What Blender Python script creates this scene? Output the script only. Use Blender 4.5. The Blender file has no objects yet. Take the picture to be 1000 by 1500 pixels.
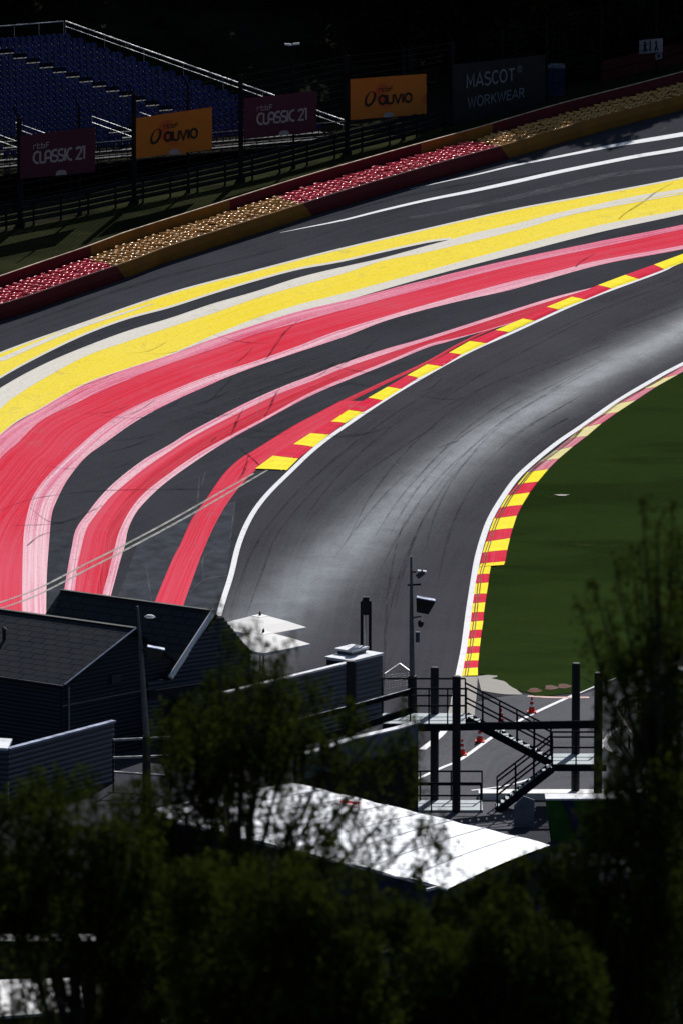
import bpy, bmesh, math, random
import numpy as np
from mathutils import Vector
random.seed(7)
R = math.radians
scene = bpy.context.scene
col = scene.collection

# ------------------------------------------------------------------ camera, world, sun, exposure
FPX, PITCH, CH = 10000.0, 10.0, 70.0
cam_d = bpy.data.cameras.new('camera'); cam = bpy.data.objects.new('camera', cam_d); col.objects.link(cam)
cam.location = (0, 0, CH); cam.rotation_euler = (R(90-PITCH), 0, 0)
cam_d.sensor_fit = 'VERTICAL'; cam_d.sensor_height = 36; cam_d.lens = 36*FPX/1500
cam_d.clip_start = 1; cam_d.clip_end = 3000
cam_d.dof.use_dof = True; cam_d.dof.focus_distance = 400; cam_d.dof.aperture_fstop = 2.0
scene.camera = cam
SUN_AZ, SUN_EL = 18.0, 42.0        # azimuth from +Y (away from the camera) towards +X
w = bpy.data.worlds.new('World'); scene.world = w; w.use_nodes = True
wn = w.node_tree.nodes; wn.clear()
sky = wn.new('ShaderNodeTexSky'); sky.sky_type = 'NISHITA'; sky.sun_disc = False
sky.sun_elevation = R(SUN_EL); sky.sun_rotation = R(SUN_AZ)
bg = wn.new('ShaderNodeBackground'); bg.inputs[1].default_value = 0.05
wo = wn.new('ShaderNodeOutputWorld')
w.node_tree.links.new(sky.outputs[0], bg.inputs[0]); w.node_tree.links.new(bg.outputs[0], wo.inputs[0])
sd = bpy.data.lights.new('sun', 'SUN'); sd.energy = 5.0; sd.angle = R(.5); sd.color = (1, .975, .94)
sun = bpy.data.objects.new('sun', sd); col.objects.link(sun)
sv = Vector((math.sin(R(SUN_AZ))*math.cos(R(SUN_EL)), math.cos(R(SUN_AZ))*math.cos(R(SUN_EL)), math.sin(R(SUN_EL))))
sun.rotation_euler = sv.to_track_quat('Z', 'Y').to_euler()
scene.view_settings.view_transform = 'Standard'; scene.view_settings.look = 'None'
scene.view_settings.exposure = 0.35; scene.view_settings.gamma = 1

# ------------------------------------------------------------------ picture <-> place
cp, sp = math.cos(R(PITCH)), math.sin(R(PITCH))
def ray(px, py):
    r, u = (px-500)/FPX, (750-py)/FPX
    return Vector((r, cp+u*sp, -sp+u*cp))
def at(px, py, z):
    d = ray(px, py); t = (z-CH)/d.z
    return Vector((d.x*t, d.y*t, z))
def at_y(px, py, Y):
    d = ray(px, py); t = Y/d.y
    return Vector((d.x*t, Y, CH+d.z*t))
def ramp(Y):
    s = (Y-352)/6.0
    return .165*6.0*(s if s > 30 else math.log1p(math.exp(s)))
def hill(Y): 
    s = (218-Y)/8.0
    return .29*8.0*(s if s > 30 else (math.log1p(math.exp(s)) if s > -40 else 0.0))
def march(px, py, f):
    d = ray(px, py); lo, hi = 262.0/d.y, 900.0/d.y
    for _ in range(50):
        m = (lo+hi)/2
        if CH+d.z*m > f(d.x*m, d.y*m): lo = m
        else: hi = m
    return Vector((d.x*lo, d.y*lo, f(d.x*lo, d.y*lo)))
FENCE_PX = [(-400,412),(-250,386),(-150,368),(0,337),(100,318),(180,301),(250,287),(350,266),(400,254),(500,228),(600,203),(665,184),(760,159),(880,128),(1000,99),(1150,62),(1300,30)]
fence_xy = [march(px, py, lambda x, y: ramp(y)) for px, py in FENCE_PX]
FX = [p.x for p in fence_xy]; FY = [p.y for p in fence_xy]
def fenceY(X): return float(np.interp(X, FX, FY))
def T(X, Y):
    fy = fenceY(X)
    if Y <= fy: return ramp(Y)+hill(Y)
    d = Y-fy
    z = ramp(fy)+.03*min(d, 25)
    if d > 25: z += .35*(d-25) if d < 120 else .35*95+.12*(d-120)
    return z
def ground(px, py, dz=0.0):
    p = march(px, py, T); p.z += dz
    return p

# ------------------------------------------------------------------ node helpers
class Mat:
    def __init__(s, name, color=(.5,.5,.5), rough=.6, metal=0, spec=.5):
        s.m = bpy.data.materials.new(name); s.m.use_nodes = True
        s.t = s.m.node_tree; s.n = s.t.nodes; s.l = s.t.links
        s.b = s.n['Principled BSDF']; s.out = s.n['Material Output']
        s.b.inputs['Base Color'].default_value = (*color, 1)
        s.b.inputs['Roughness'].default_value = rough
        s.b.inputs['Metallic'].default_value = metal
        s.b.inputs['Specular IOR Level'].default_value = 0 if spec <= .1 else spec
    def coord(s, kind='Object', scale=(1,1,1), rot=(0,0,0)):
        tc = s.n.new('ShaderNodeTexCoord'); mp = s.n.new('ShaderNodeMapping')
        mp.inputs['Scale'].default_value = scale; mp.inputs['Rotation'].default_value = rot
        s.l.new(tc.outputs[kind], mp.inputs[0]); return mp.outputs[0]
    def noise(s, vec, scale=1, detail=4, rough=.5, dist=0):
        n = s.n.new('ShaderNodeTexNoise'); n.inputs['Scale'].default_value = scale
        n.inputs['Detail'].default_value = detail; n.inputs['Roughness'].default_value = rough
        n.inputs['Distortion'].default_value = dist
        s.l.new(vec, n.inputs['Vector']); return n.outputs['Fac']
    def rng(s, fac, a, b, c=0, d=1):
        n = s.n.new('ShaderNodeMapRange')
        for i, v in zip((1,2,3,4), (a,b,c,d)): n.inputs[i].default_value = v
        s.l.new(fac, n.inputs[0]); return n.outputs[0]
    def mix(s, fac, c1, c2, mode='MIX'):
        n = s.n.new('ShaderNodeMix'); n.data_type = 'RGBA'; n.blend_type = mode
        for sock, v in ((n.inputs[0], fac), (n.inputs[6], c1), (n.inputs[7], c2)):
            if isinstance(v, (int, float)): sock.default_value = v
            elif isinstance(v, tuple): sock.default_value = (*v, 1)
            else: s.l.new(v, sock)
        return n.outputs[2]
    def math(s, op, a, b=None):
        n = s.n.new('ShaderNodeMath'); n.operation = op
        for sock, v in ((n.inputs[0], a), (n.inputs[1], b)):
            if v is None: continue
            if isinstance(v, (int, float)): sock.default_value = v
            else: s.l.new(v, sock)
        return n.outputs[0]
    def attr(s, name):
        n = s.n.new('ShaderNodeAttribute'); n.attribute_name = name; return n.outputs['Fac']
    def set(s, name, v): s.l.new(v, s.b.inputs[name]); return s
    def bump(s, h, strength=.3, dist=.02):
        n = s.n.new('ShaderNodeBump'); n.inputs['Strength'].default_value = strength
        n.inputs['Distance'].default_value = dist
        s.l.new(h, n.inputs['Height']); s.l.new(n.outputs[0], s.b.inputs['Normal']); return s
    def alpha(s, a):
        s.l.new(a, s.b.inputs['Alpha']); return s

def vary(name, color, rough=.6, metal=0, spec=.18, amt=.35, scale=1.5, stretch=(1,1,1), rvar=.15):
    m = Mat(name, color, rough, metal, spec)
    v = m.coord('Object', stretch)
    n = m.noise(v, scale, 5, .6)
    dark = tuple(c*(1-amt) for c in color); lite = tuple(min(1, c*(1+amt)) for c in color)
    m.set('Base Color', m.mix(m.rng(n, .3, .7), dark, lite))
    m.set('Roughness', m.rng(n, .3, .7, max(.05, rough-rvar), min(1, rough+rvar)))
    return m.m

M = {}
# asphalt of the run-off (uv: u along the barrier, v away from it, in metres)
def asphalt(name, base, polish_sheen=False):
    m = Mat(name, base, .62, 0, .1)
    uv = m.coord('UV', (.05, 1.1, 1)); ob = m.coord('Object')
    streak = m.noise(uv, 1, 5, .62)
    uv2 = m.coord('UV', (.03, 4, 1)); fine = m.noise(uv2, 1, 4, .6)
    patch = m.noise(ob, .12, 4, .6, .3); grain = m.noise(ob, 9, 4, .8)
    d = tuple(c*.62 for c in base); l = tuple(c*1.4 for c in base)
    c = m.mix(m.rng(streak, .3, .7), d, l)
    c = m.mix(m.rng(fine, .35, .7, 0, .45), c, tuple(x*.6 for x in base))
    c = m.mix(m.rng(patch, .38, .66, 0, .7), c, tuple(x*1.55 for x in base))
    c = m.mix(m.rng(grain, .35, .68, 0, .8), c, tuple(x*1.9 for x in base))
    if polish_sheen:
        a = m.attr('polish_sheen')
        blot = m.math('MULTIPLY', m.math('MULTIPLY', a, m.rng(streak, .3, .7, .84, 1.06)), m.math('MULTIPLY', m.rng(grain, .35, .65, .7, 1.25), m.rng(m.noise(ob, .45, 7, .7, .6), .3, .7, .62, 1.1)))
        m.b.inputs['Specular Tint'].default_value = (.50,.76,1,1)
        c = m.mix(m.math('MULTIPLY', blot, .75), c, (.038,.050,.072))  # bluish sheen painted into the colour along the polished line
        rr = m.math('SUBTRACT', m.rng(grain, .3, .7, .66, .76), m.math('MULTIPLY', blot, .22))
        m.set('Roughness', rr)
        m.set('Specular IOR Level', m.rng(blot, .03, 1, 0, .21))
    else:
        m.set('Roughness', m.rng(streak, .3, .7, .75, .9))
        m.b.inputs['Specular IOR Level'].default_value = .0
    m.set('Base Color', c); m.bump(grain, .25, .02)
    return m.m
M['runoff'] = asphalt('runoff_asphalt', (.027,.028,.033))
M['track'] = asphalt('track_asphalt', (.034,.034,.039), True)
M['pit'] = asphalt('pit_asphalt', (.062,.062,.070))
def paint(name, base, light, wear=.5, asphalt_show=.25, edge=.0):
    m = Mat(name, base, .7, 0, .06)
    uv = m.coord('UV', (.035, 6, 1)); s1 = m.noise(uv, 1, 6, .7, .2)
    uv2 = m.coord('UV', (.12, 22, 1)); s2 = m.noise(uv2, 1, 4, .7)
    ob = m.coord('Object'); g = m.noise(ob, 6, 5, .8); big = m.noise(ob, .1, 3, .5)
    c = m.mix(m.rng(s1, .44, .60, 0, wear), base, light)
    c = m.mix(m.rng(s2, .50, .64, 0, wear*.9), c, light)
    c = m.mix(m.rng(big, .4, .7, 0, wear*.5), c, light)
    c = m.mix(m.rng(s2, .48, .34, 0, .45), c, tuple(x*.66 for x in base))
    k = m.math('MULTIPLY', m.rng(g, .48, .72), m.rng(s2, .4, .62))
    c = m.mix(m.math('MULTIPLY', k, min(1, asphalt_show*1.6)), c, (.06,.055,.06))
    c = m.mix(m.math('MULTIPLY', m.rng(m.noise(ob, .8, 6, .75, .8), .58, .7), .35), c, (.20,.16,.16))
    c = m.mix(m.math('MULTIPLY', m.rng(m.attr('worn'), 0, 1), m.rng(s1, .3, .6, .35, 1)), c, light)
    m.set('Base Color', c); m.bump(g, .2, .01)
    return m.m
M['yellow'] = paint('yellow_paint', (.78,.60,.035), (.80,.68,.14), .5, .45)
M['cream'] = paint('cream_paint', (.60,.57,.50), (.68,.65,.59), .5, .35)
M['red'] = paint('red_paint', (.60,.024,.045), (.64,.10,.15), .55, .5)
M['darkred'] = paint('fresh_red_paint', (.46,.014,.026), (.62,.09,.13), .6, .5)
M['pink'] = paint('faded_pink_paint', (.58,.06,.14), (.74,.36,.44), .95, .8)
M['pinklight'] = paint('bleached_pink_paint', (.62,.13,.23), (.78,.54,.58), 1.0, .8)
M['white'] = paint('white_line_paint', (.72,.72,.74), (.8,.8,.8), .4, .4)
M['kyellow'] = paint('kerb_yellow', (.88,.72,.03), (.86,.76,.16), .25, .12)
M['kred'] = paint('kerb_red', (.60,.02,.05), (.66,.10,.14), .35, .15)
def fading(name, base, thr=.5, op=.8):
    m = Mat(name, base, .8, 0, .05)
    uv = m.coord('UV', (.5, 5, 1)); a = m.noise(uv, 1, 5, .75); ob = m.coord('Object'); b = m.noise(ob, 2.5, 4, .7)
    m.alpha(m.math('MULTIPLY', m.rng(a, thr-.15, thr+.12, 0, op), m.rng(b, .25, .6, .25, 1)))
    return m.m
M['oldline'] = fading('scuffed_grey_line', (.42,.41,.38), .38, .85)
M['skid'] = fading('tyre_rubber', (.012,.012,.014), .5, .6)
M['rubberlay'] = fading('laid_rubber', (.010,.010,.012), .5, .32)
M['scratch'] = fading('pale_scratch', (.20,.20,.21), .55, .45)
def grassmat(name, a, b):
    m = Mat(name, a, .95, 0, .02)
    ob = m.coord('Object', (.5,1,1)); n = m.noise(ob, .35, 8, .75, .4); g = m.noise(m.coord('Object',(3,6,3)), 2, 3, .8)
    c = m.mix(m.rng(n, .38, .62), a, b); c = m.mix(m.rng(m.noise(m.coord('Object', (.25,1,1)), .16, 4, .6), .50, .60, 0, .8), c, tuple(x*.6 for x in a)); c = m.mix(m.rng(m.noise(ob, 1.3, 5, .7), .60, .72, 0, .5), c, (b[0]*1.9, b[1]*1.35, b[2]*1.5)); c = m.mix(m.rng(g, .3, .8, 0, .6), c, tuple(x*1.6 for x in a))
    m.set('Base Color', c); m.bump(g, .5, .05); return m.m
M['grass'] = grassmat('infield_grass', (.013,.024,.006), (.018,.030,.007))
M['bank'] = grassmat('bank_grass', (.014,.017,.008), (.028,.028,.013))
M['earth'] = grassmat('undergrowth', (.010,.010,.007), (.020,.018,.012))
M['concrete'] = vary('concrete', (.24,.225,.205), .85, amt=.25)
M['whiteconc'] = vary('white_concrete', (.62,.62,.62), .8, amt=.2)
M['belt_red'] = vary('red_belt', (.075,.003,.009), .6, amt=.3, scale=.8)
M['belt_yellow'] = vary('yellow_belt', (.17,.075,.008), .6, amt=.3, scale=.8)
M['tyre_red'] = vary('red_tyre', (.60,.025,.06), .25, spec=.9, amt=.45, scale=2)
M['tyre_yellow'] = vary('yellow_tyre', (.46,.23,.035), .25, spec=.9, amt=.45, scale=2)
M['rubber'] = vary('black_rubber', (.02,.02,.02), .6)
M['blackwood'] = vary('dark_post', (.014,.015,.018), .65)
M['steel'] = vary('dark_steel', (.012,.014,.018), .6, spec=.1, amt=.3)
M['galv'] = vary('galvanised_steel', (.42,.43,.44), .35, metal=.7, amt=.15)
M['rail'] = vary('bright_rail', (.7,.7,.7), .3, metal=.6, amt=.1)
M['fr'] = vary('dull_rail', (.045,.05,.055), .45, metal=.3)
M['deck'] = vary('grey_deck', (.28,.32,.34), .6, amt=.2)
M['seat'] = vary('blue_seat', (.005,.013,.095), .30, spec=.22, amt=.4, scale=1.3)
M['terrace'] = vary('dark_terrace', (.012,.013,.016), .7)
M['tread'] = vary('pale_tread', (.5,.45,.36), .7)
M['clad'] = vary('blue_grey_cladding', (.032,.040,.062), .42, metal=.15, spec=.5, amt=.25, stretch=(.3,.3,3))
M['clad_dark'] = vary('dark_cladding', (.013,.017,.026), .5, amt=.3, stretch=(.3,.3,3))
M['trim'] = vary('pale_trim', (.55,.56,.60), .45, amt=.1)
M['trim_blue'] = vary('zinc_trim', (.22,.25,.34), .35, metal=.4, amt=.15)
M['dark'] = vary('black_opening', (.006,.006,.008), .4)
_u = Mat('white_canvas', (.88,.86,.84), .9, 0, .05); _t = _u.n.new('ShaderNodeBsdfTranslucent'); _t.inputs[0].default_value = (.88,.86,.84,1)
_x = _u.n.new('ShaderNodeMixShader'); _x.inputs[0].default_value = .12; _u.l.new(_u.b.outputs[0], _x.inputs[1]); _u.l.new(_t.outputs[0], _x.inputs[2]); _u.l.new(_x.outputs[0], _u.out.inputs[0])
_u.bump(_u.noise(_u.coord('Object'), 3, 3), .3, .05); M['umbrella'] = _u.m
M['tent'] = vary('white_tarpaulin', (.88,.90,.94), .32, spec=.7, amt=.04, stretch=(.3,2,1))
M['navy'] = vary('navy_tarpaulin', (.016,.02,.05), .6)
M['cone'] = vary('cone_red', (.55,.03,.012), .5, amt=.2)
M['conew'] = vary('cone_white', (.75,.75,.75), .5, amt=.1)
M['orange'] = None
M['lamp'] = vary('lamp_glass', (.75,.78,.8), .15, spec=.8, amt=.05)
M['black'] = vary('black_plastic', (.01,.011,.013), .4)
M['bluegrey'] = vary('blue_grey_wall', (.10,.12,.15), .7)
M['green'] = vary('green_panel', (.014,.07,.010), .5)
M['blue'] = vary('blue_bin', (.015,.022,.06), .4)
M['redwall'] = vary('red_wall_board', (.06,.003,.006), .6)
M['logo_dark'] = vary('logo_black', (.008,.01,.012), .6, amt=.1)
M['logo_grey'] = vary('logo_grey', (.24,.23,.27), .6, amt=.1)
M['logo_white'] = vary('logo_pale', (.15,.16,.20), .6, amt=.1)
def banner(name, base, other):
    m = Mat(name, base, .6, 0, .2)
    n = m.noise(m.coord('Object', (.35,.35,.8), (0,.5,0)), .9, 1, .3, .4)
    m.set('Base Color', m.mix(m.rng(n, .5, .56), base, other)); return m.m
M['orange'] = banner('orange_banner', (.36,.12,.014), (.34,.065,.015))
M['purple'] = banner('purple_banner', (.045,.006,.026), (.034,.005,.03))
M['blackboard'] = vary('black_banner', (.010,.011,.014), .6, amt=.1)
# shingle roof
def shingles():
    m = Mat('slate_shingles', (.04,.045,.055), .8, 0, .08)
    uv = m.coord('UV'); b = m.n.new('ShaderNodeTexBrick'); m.l.new(uv, b.inputs['Vector'])
    b.inputs['Scale'].default_value = 1; b.inputs['Brick Width'].default_value = .8; b.inputs['Row Height'].default_value = .42
    b.inputs['Mortar Size'].default_value = .04; b.inputs['Color1'].default_value = (.030,.034,.042,1)
    b.inputs['Color2'].default_value = (.037,.040,.047,1); b.inputs['Mortar'].default_value = (.014,.016,.020,1)
    n = m.noise(m.coord('Object'), 1.2, 5, .7)
    c = m.mix(m.rng(n, .35, .7, 0, .6), b.outputs['Color'], (.042,.042,.044))
    m.set('Base Color', c); m.bump(b.outputs['Fac'], -.6, .03); return m.m
M['roof'] = shingles()
def leaf(name, a, b, tr=.25):
    m = Mat(name, a, .7, 0, .04)
    g = m.n.new('ShaderNodeNewGeometry')
    c = m.mix(g.outputs['Random Per Island'], a, b)
    m.set('Base Color', c)
    t = m.n.new('ShaderNodeBsdfTranslucent'); m.l.new(c, t.inputs[0])
    mx = m.n.new('ShaderNodeMixShader'); mx.inputs[0].default_value = tr
    m.l.new(m.b.outputs[0], mx.inputs[1]); m.l.new(t.outputs[0], mx.inputs[2]); m.l.new(mx.outputs[0], m.out.inputs[0])
    return m.m
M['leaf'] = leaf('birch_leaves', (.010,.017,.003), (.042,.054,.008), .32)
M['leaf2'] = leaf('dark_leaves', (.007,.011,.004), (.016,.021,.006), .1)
M['bark'] = vary('bark', (.03,.026,.022), .85)

# ------------------------------------------------------------------ mesh helpers
class MB:
    def __init__(s): s.v = []; s.f = []; s.uv = {}; s.mi = []; s.cur = 0
    def add(s, vs, fs, mi=None):
        o = len(s.v); s.v += [tuple(v) for v in vs]
        for f in fs: s.f.append(tuple(o+i for i in f)); s.mi.append(s.cur if mi is None else mi)
        return o
    def box8(s, p, mi=None):   # p: 4 bottom then 4 top, both ccw from above
        s.add(p, [(3,2,1,0),(4,5,6,7),(0,1,5,4),(1,2,6,5),(2,3,7,6),(3,0,4,7)], mi)
    def box(s, c, size, ax=None, mi=None):
        c = Vector(c); ax = ax or (Vector((1,0,0)), Vector((0,1,0)), Vector((0,0,1)))
        a, b, d = ax[0]*size[0]/2, ax[1]*size[1]/2, ax[2]*size[2]/2
        s.box8([c-a-b-d, c+a-b-d, c+a+b-d, c-a+b-d, c-a-b+d, c+a-b+d, c+a+b+d, c-a+b+d], mi)
    def bar(s, p, q, w, h=None, mi=None):
        p, q = Vector(p), Vector(q); h = h or w; d = (q-p)
        if d.length < 1e-6: return
        u = d.normalized(); up = Vector((0,0,1)) if abs(u.z) < .95 else Vector((0,1,0))
        x = u.cross(up).normalized(); y = x.cross(u).normalized()
        s.box((p+q)/2, (d.length, w, h), (u, x, y), mi)
    def tube(s, pts, r, n=8, mi=None, cap=True):
        pts = [Vector(p) for p in pts]
        rs = r if isinstance(r, (list, tuple)) else [r]*len(pts)
        rings = []
        for i, p in enumerate(pts):
            d = (pts[min(i+1, len(pts)-1)]-pts[max(i-1, 0)]).normalized()
            up = Vector((0,0,1)) if abs(d.z) < .9 else Vector((0,1,0))
            x = d.cross(up).normalized(); y = x.cross(d)
            rings.append([p+(x*math.cos(2*math.pi*k/n)+y*math.sin(2*math.pi*k/n))*rs[i] for k in range(n)])
        vs = [v for ring in rings for v in ring]; fs = []
        for i in range(len(pts)-1):
            for k in range(n):
                fs.append((i*n+k, i*n+(k+1)%n, (i+1)*n+(k+1)%n, (i+1)*n+k))
        if cap: fs += [tuple(range(n))[::-1], tuple((len(pts)-1)*n+k for k in range(n))]
        s.add(vs, fs, mi)
    def build(s, name, mats, parent=None, origin=None, smooth=False, uvs=None):
        me = bpy.data.meshes.new(name)
        o = Vector(origin) if origin is not None else Vector((0,0,0))
        me.from_pydata([(v[0]-o.x, v[1]-o.y, v[2]-o.z) for v in s.v], [], s.f)
        for m in (mats if isinstance(mats, (list, tuple)) else [mats]): me.materials.append(m)
        me.polygons.foreach_set('material_index', s.mi)
        if smooth: me.polygons.foreach_set('use_smooth', [True]*len(s.f))
        if uvs is not None:
            ul = me.uv_layers.new(name='UVMap')
            for l in me.loops: ul.data[l.index].uv = uvs[l.vertex_index]
        me.update()
        ob = bpy.data.objects.new(name, me); col.objects.link(ob)
        if parent is not None: ob.parent = parent
        elif origin is not None: ob.location = o
        return ob
def tag(o, label=None, cat=None, group=None, kind=None):
    if label: o['label'] = label
    if cat: o['category'] = cat
    if group: o['group'] = group
    if kind: o['kind'] = kind
    return o
def thing(name, label, cat, loc, group=None):
    o = bpy.data.objects.new(name, None); col.objects.link(o); o.location = loc; o.empty_display_size = .3
    return tag(o, label, cat, group)
def struct(o): o['kind'] = 'structure'; return o
def copy_tree(o, loc, label=None):
    r = o.copy(); col.objects.link(r); r.location = loc
    if label: r['label'] = label
    for ch in o.children:
        c = ch.copy(); col.objects.link(c); c.parent = r
        for g in ch.children:
            d = g.copy(); col.objects.link(d); d.parent = c
    return r

def catmull(pts, n):
    P = [np.array(p, float) for p in pts]
    if len(P) == 2: return [tuple(P[0]+(P[1]-P[0])*t) for t in np.linspace(0,1,n)]
    P = [2*P[0]-P[1]]+P+[2*P[-1]-P[-2]]; dense = []
    for i in range(1, len(P)-2):
        for k in range(12):
            t = k/12
            a, b, c, d = P[i-1:i+3]
            dense.append(.5*((2*b)+(c-a)*t+(2*a-5*b+4*c-d)*t*t+(3*b-a-3*c+d)*t**3))
    dense.append(P[-2]); dense = np.array(dense)
    s = np.concatenate([[0], np.cumsum(np.linalg.norm(np.diff(dense, axis=0), axis=1))])
    q = np.linspace(0, s[-1], n)
    return list(zip(np.interp(q, s, dense[:,0]), np.interp(q, s, dense[:,1])))

def strip(name, A, B, mat, dz, n=160, m=6, worn=None, smoothpts=True):
    """sheet of paint lying on the ground between two traced edges"""
    A = catmull(A, n) if smoothpts else A; B = catmull(B, n) if smoothpts else B
    mb = MB(); uv = []; wr = []; u = 0; prev = None
    for i in range(n):
        pa, pb = ground(*A[i]), ground(*B[i]); wd = (pb-pa).length
        mid = (pa+pb)/2
        if prev is not None: u += (mid-prev).length
        prev = mid
        for j in range(m+1):
            t = j/m; x = pa.x+(pb.x-pa.x)*t; y = pa.y+(pb.y-pa.y)*t
            mb.v.append((x, y, T(x, y)+dz)); uv.append((u, wd*t))
            wr.append(worn(A[i][0]+(B[i][0]-A[i][0])*t, A[i][1]+(B[i][1]-A[i][1])*t, t) if worn else 0)
    k = m+1
    flip = None
    for i in range(n-1):
        for j in range(m):
            q = (i*k+j, i*k+j+1, (i+1)*k+j+1, (i+1)*k+j)
            if flip is None:
                a, b, c = (Vector(mb.v[q[0]]), Vector(mb.v[q[1]]), Vector(mb.v[q[2]]))
                flip = (b-a).cross(c-a).z < 0
            mb.f.append(q[::-1] if flip else q); mb.mi.append(0)
    ob = mb.build(name, mat, uvs=uv)
    at_ = ob.data.attributes.new('worn', 'FLOAT', 'POINT'); at_.data.foreach_set('value', wr)
    return struct(ob)
def line(name, pts, widths, mat, dz, n=120):
    """painted line: centre points in the photo, widths in metres"""
    C = catmull(pts, n); P = [ground(*c) for c in C]
    W = np.interp(np.linspace(0,1,n), np.linspace(0,1,len(widths)), widths)
    mb = MB(); uv = []; u = 0
    for i, p in enumerate(P):
        d = P[min(i+1,n-1)]-P[max(i-1,0)]; nn = Vector((-d.y, d.x, 0)).normalized()
        if i: u += (p-P[i-1]).length
        for j, t in enumerate((-.5, 0, .5)):
            x, y = p.x+nn.x*W[i]*t, p.y+nn.y*W[i]*t
            mb.v.append((x, y, T(x, y)+dz)); uv.append((u, W[i]*t))
    for i in range(n-1):
        for j in range(2):
            q = (i*3+j, i*3+j+1, (i+1)*3+j+1, (i+1)*3+j)
            mb.f.append(q[::-1]); mb.mi.append(0)
    return struct(mb.build(name, mat, uvs=uv))

# ------------------------------------------------------------------ terrain
def grid(name, xs, ys, f, mat, uvf=None):
    mb = MB(); uv = []
    for y in ys:
        for x in xs: mb.v.append((x, y, f(x, y))); uv.append(uvf(x, y) if uvf else (x, y))
    k = len(xs)
    for j in range(len(ys)-1):
        for i in range(k-1):
            mb.f.append((j*k+i, j*k+i+1, (j+1)*k+i+1, (j+1)*k+i)); mb.mi.append(0)
    return struct(mb.build(name, mat, uvs=uv, smooth=True))
XS = list(np.arange(-60, 61, 2.0)); XS = [-600,-300,-150,-90]+XS+[90,150,300,600]
YS = [-60,0,30,60,90,120,150,180]+list(np.arange(190,345,5.0))+list(np.arange(345,480,1.0))+list(np.arange(480,600,4.0))+[650,750,900,1200,1800]
grid('ground', XS, YS, lambda x, y: T(x, y)-.02, M['earth'])

BAR_PX = [(-400,553),(-250,525),(-150,505),(0,470),(125,428),(200,402),(250,383),(375,343),(500,303),(625,266),(750,231),(875,194),(1000,161),(1150,120),(1300,82)]
BARF = [ground(*p) for p in BAR_PX]
BX = [p.x for p in BARF]; BY = [p.y for p in BARF]
def barY(X): return float(np.interp(X, BX, BY))
def smooth_interp(X, XA, YA): return float(np.interp(X, XA, YA))
# asphalt sheet from the paddock up to the barrier
mb = MB(); uv = []
xs = np.arange(BX[0], BX[-1], 1.0); ny = 200
for j in range(ny+1):
    for x in xs:
        yb = barY(x)+.6; y = 300+(yb-300)*j/ny
        mb.v.append((x, y, T(x, y)-.006)); uv.append((x, (yb-y)))
k = len(xs)
for j in range(ny):
    for i in range(k-1): mb.f.append((j*k+i, j*k+i+1, (j+1)*k+i+1, (j+1)*k+i)); mb.mi.append(0)
struct(mb.build('runoff_asphalt', M['runoff'], uvs=uv, smooth=True))
# grass bank between barrier and fence and around
mb = MB()
for j in range(9):
    for x in xs:
        y0, y1 = barY(x)+2.6, fenceY(x)+8; y = y0+(y1-y0)*j/8
        mb.v.append((x, y, T(x, y)+.02+.05*math.sin(x*2.1+y*1.7)*math.sin(y*3.1)))
for j in range(8):
    for i in range(k-1): mb.f.append((j*k+i, j*k+i+1, (j+1)*k+i+1, (j+1)*k+i)); mb.mi.append(0)
struct(mb.build('grass_bank', M['bank'], smooth=True))

# ------------------------------------------------------------------ race track
WL = [(1300,280),(1150,328),(1000,383),(962,400),(855,440),(750,487),(675,521),(575,578),(500,628),(460,658),(425,691),(390,726),(367,758),(350,797),(338,845),(322,897),(308,960),(298,1040),(285,1150),(280,1250)]
WR = [(1300,395),(1150,455),(1000,529),(950,556),(900,586),(850,620),(812,646),(775,676),(750,703),(727,736),(712,763),(702,791),(694,821),(689,851),(682,897),(675,950),(667,990),(657,1045),(640,1082),(600,1125),(540,1180),(480,1250)]
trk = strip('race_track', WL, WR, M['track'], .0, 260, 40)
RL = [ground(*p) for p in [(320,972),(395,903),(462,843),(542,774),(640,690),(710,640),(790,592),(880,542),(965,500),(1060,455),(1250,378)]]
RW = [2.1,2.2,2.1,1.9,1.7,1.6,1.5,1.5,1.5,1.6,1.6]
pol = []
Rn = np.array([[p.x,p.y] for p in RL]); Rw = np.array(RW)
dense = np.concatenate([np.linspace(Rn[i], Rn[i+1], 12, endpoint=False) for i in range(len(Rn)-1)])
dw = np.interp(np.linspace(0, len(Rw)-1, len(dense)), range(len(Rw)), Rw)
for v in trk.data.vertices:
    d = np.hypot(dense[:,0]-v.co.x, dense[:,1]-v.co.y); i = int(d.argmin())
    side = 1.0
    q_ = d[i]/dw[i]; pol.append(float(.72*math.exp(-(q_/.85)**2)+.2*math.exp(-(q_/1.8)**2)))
a_ = trk.data.attributes.new('polish_sheen', 'FLOAT', 'POINT'); a_.data.foreach_set('value', pol)  # weight of the sheen band: painted tint plus smoother, glossier asphalt
# pit exit road
strip('pit_road', [(560,1210),(622,1094),(646,1072),(657,1046),(690,1030),(760,1018),(840,1020),(930,985),(1040,930)], [(700,1330),(760,1190),(800,1172),(850,1168),(900,1160),(940,1140),(1000,1110),(1050,1080),(1120,1040)], M['pit'], .006, 60, 30)

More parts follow.
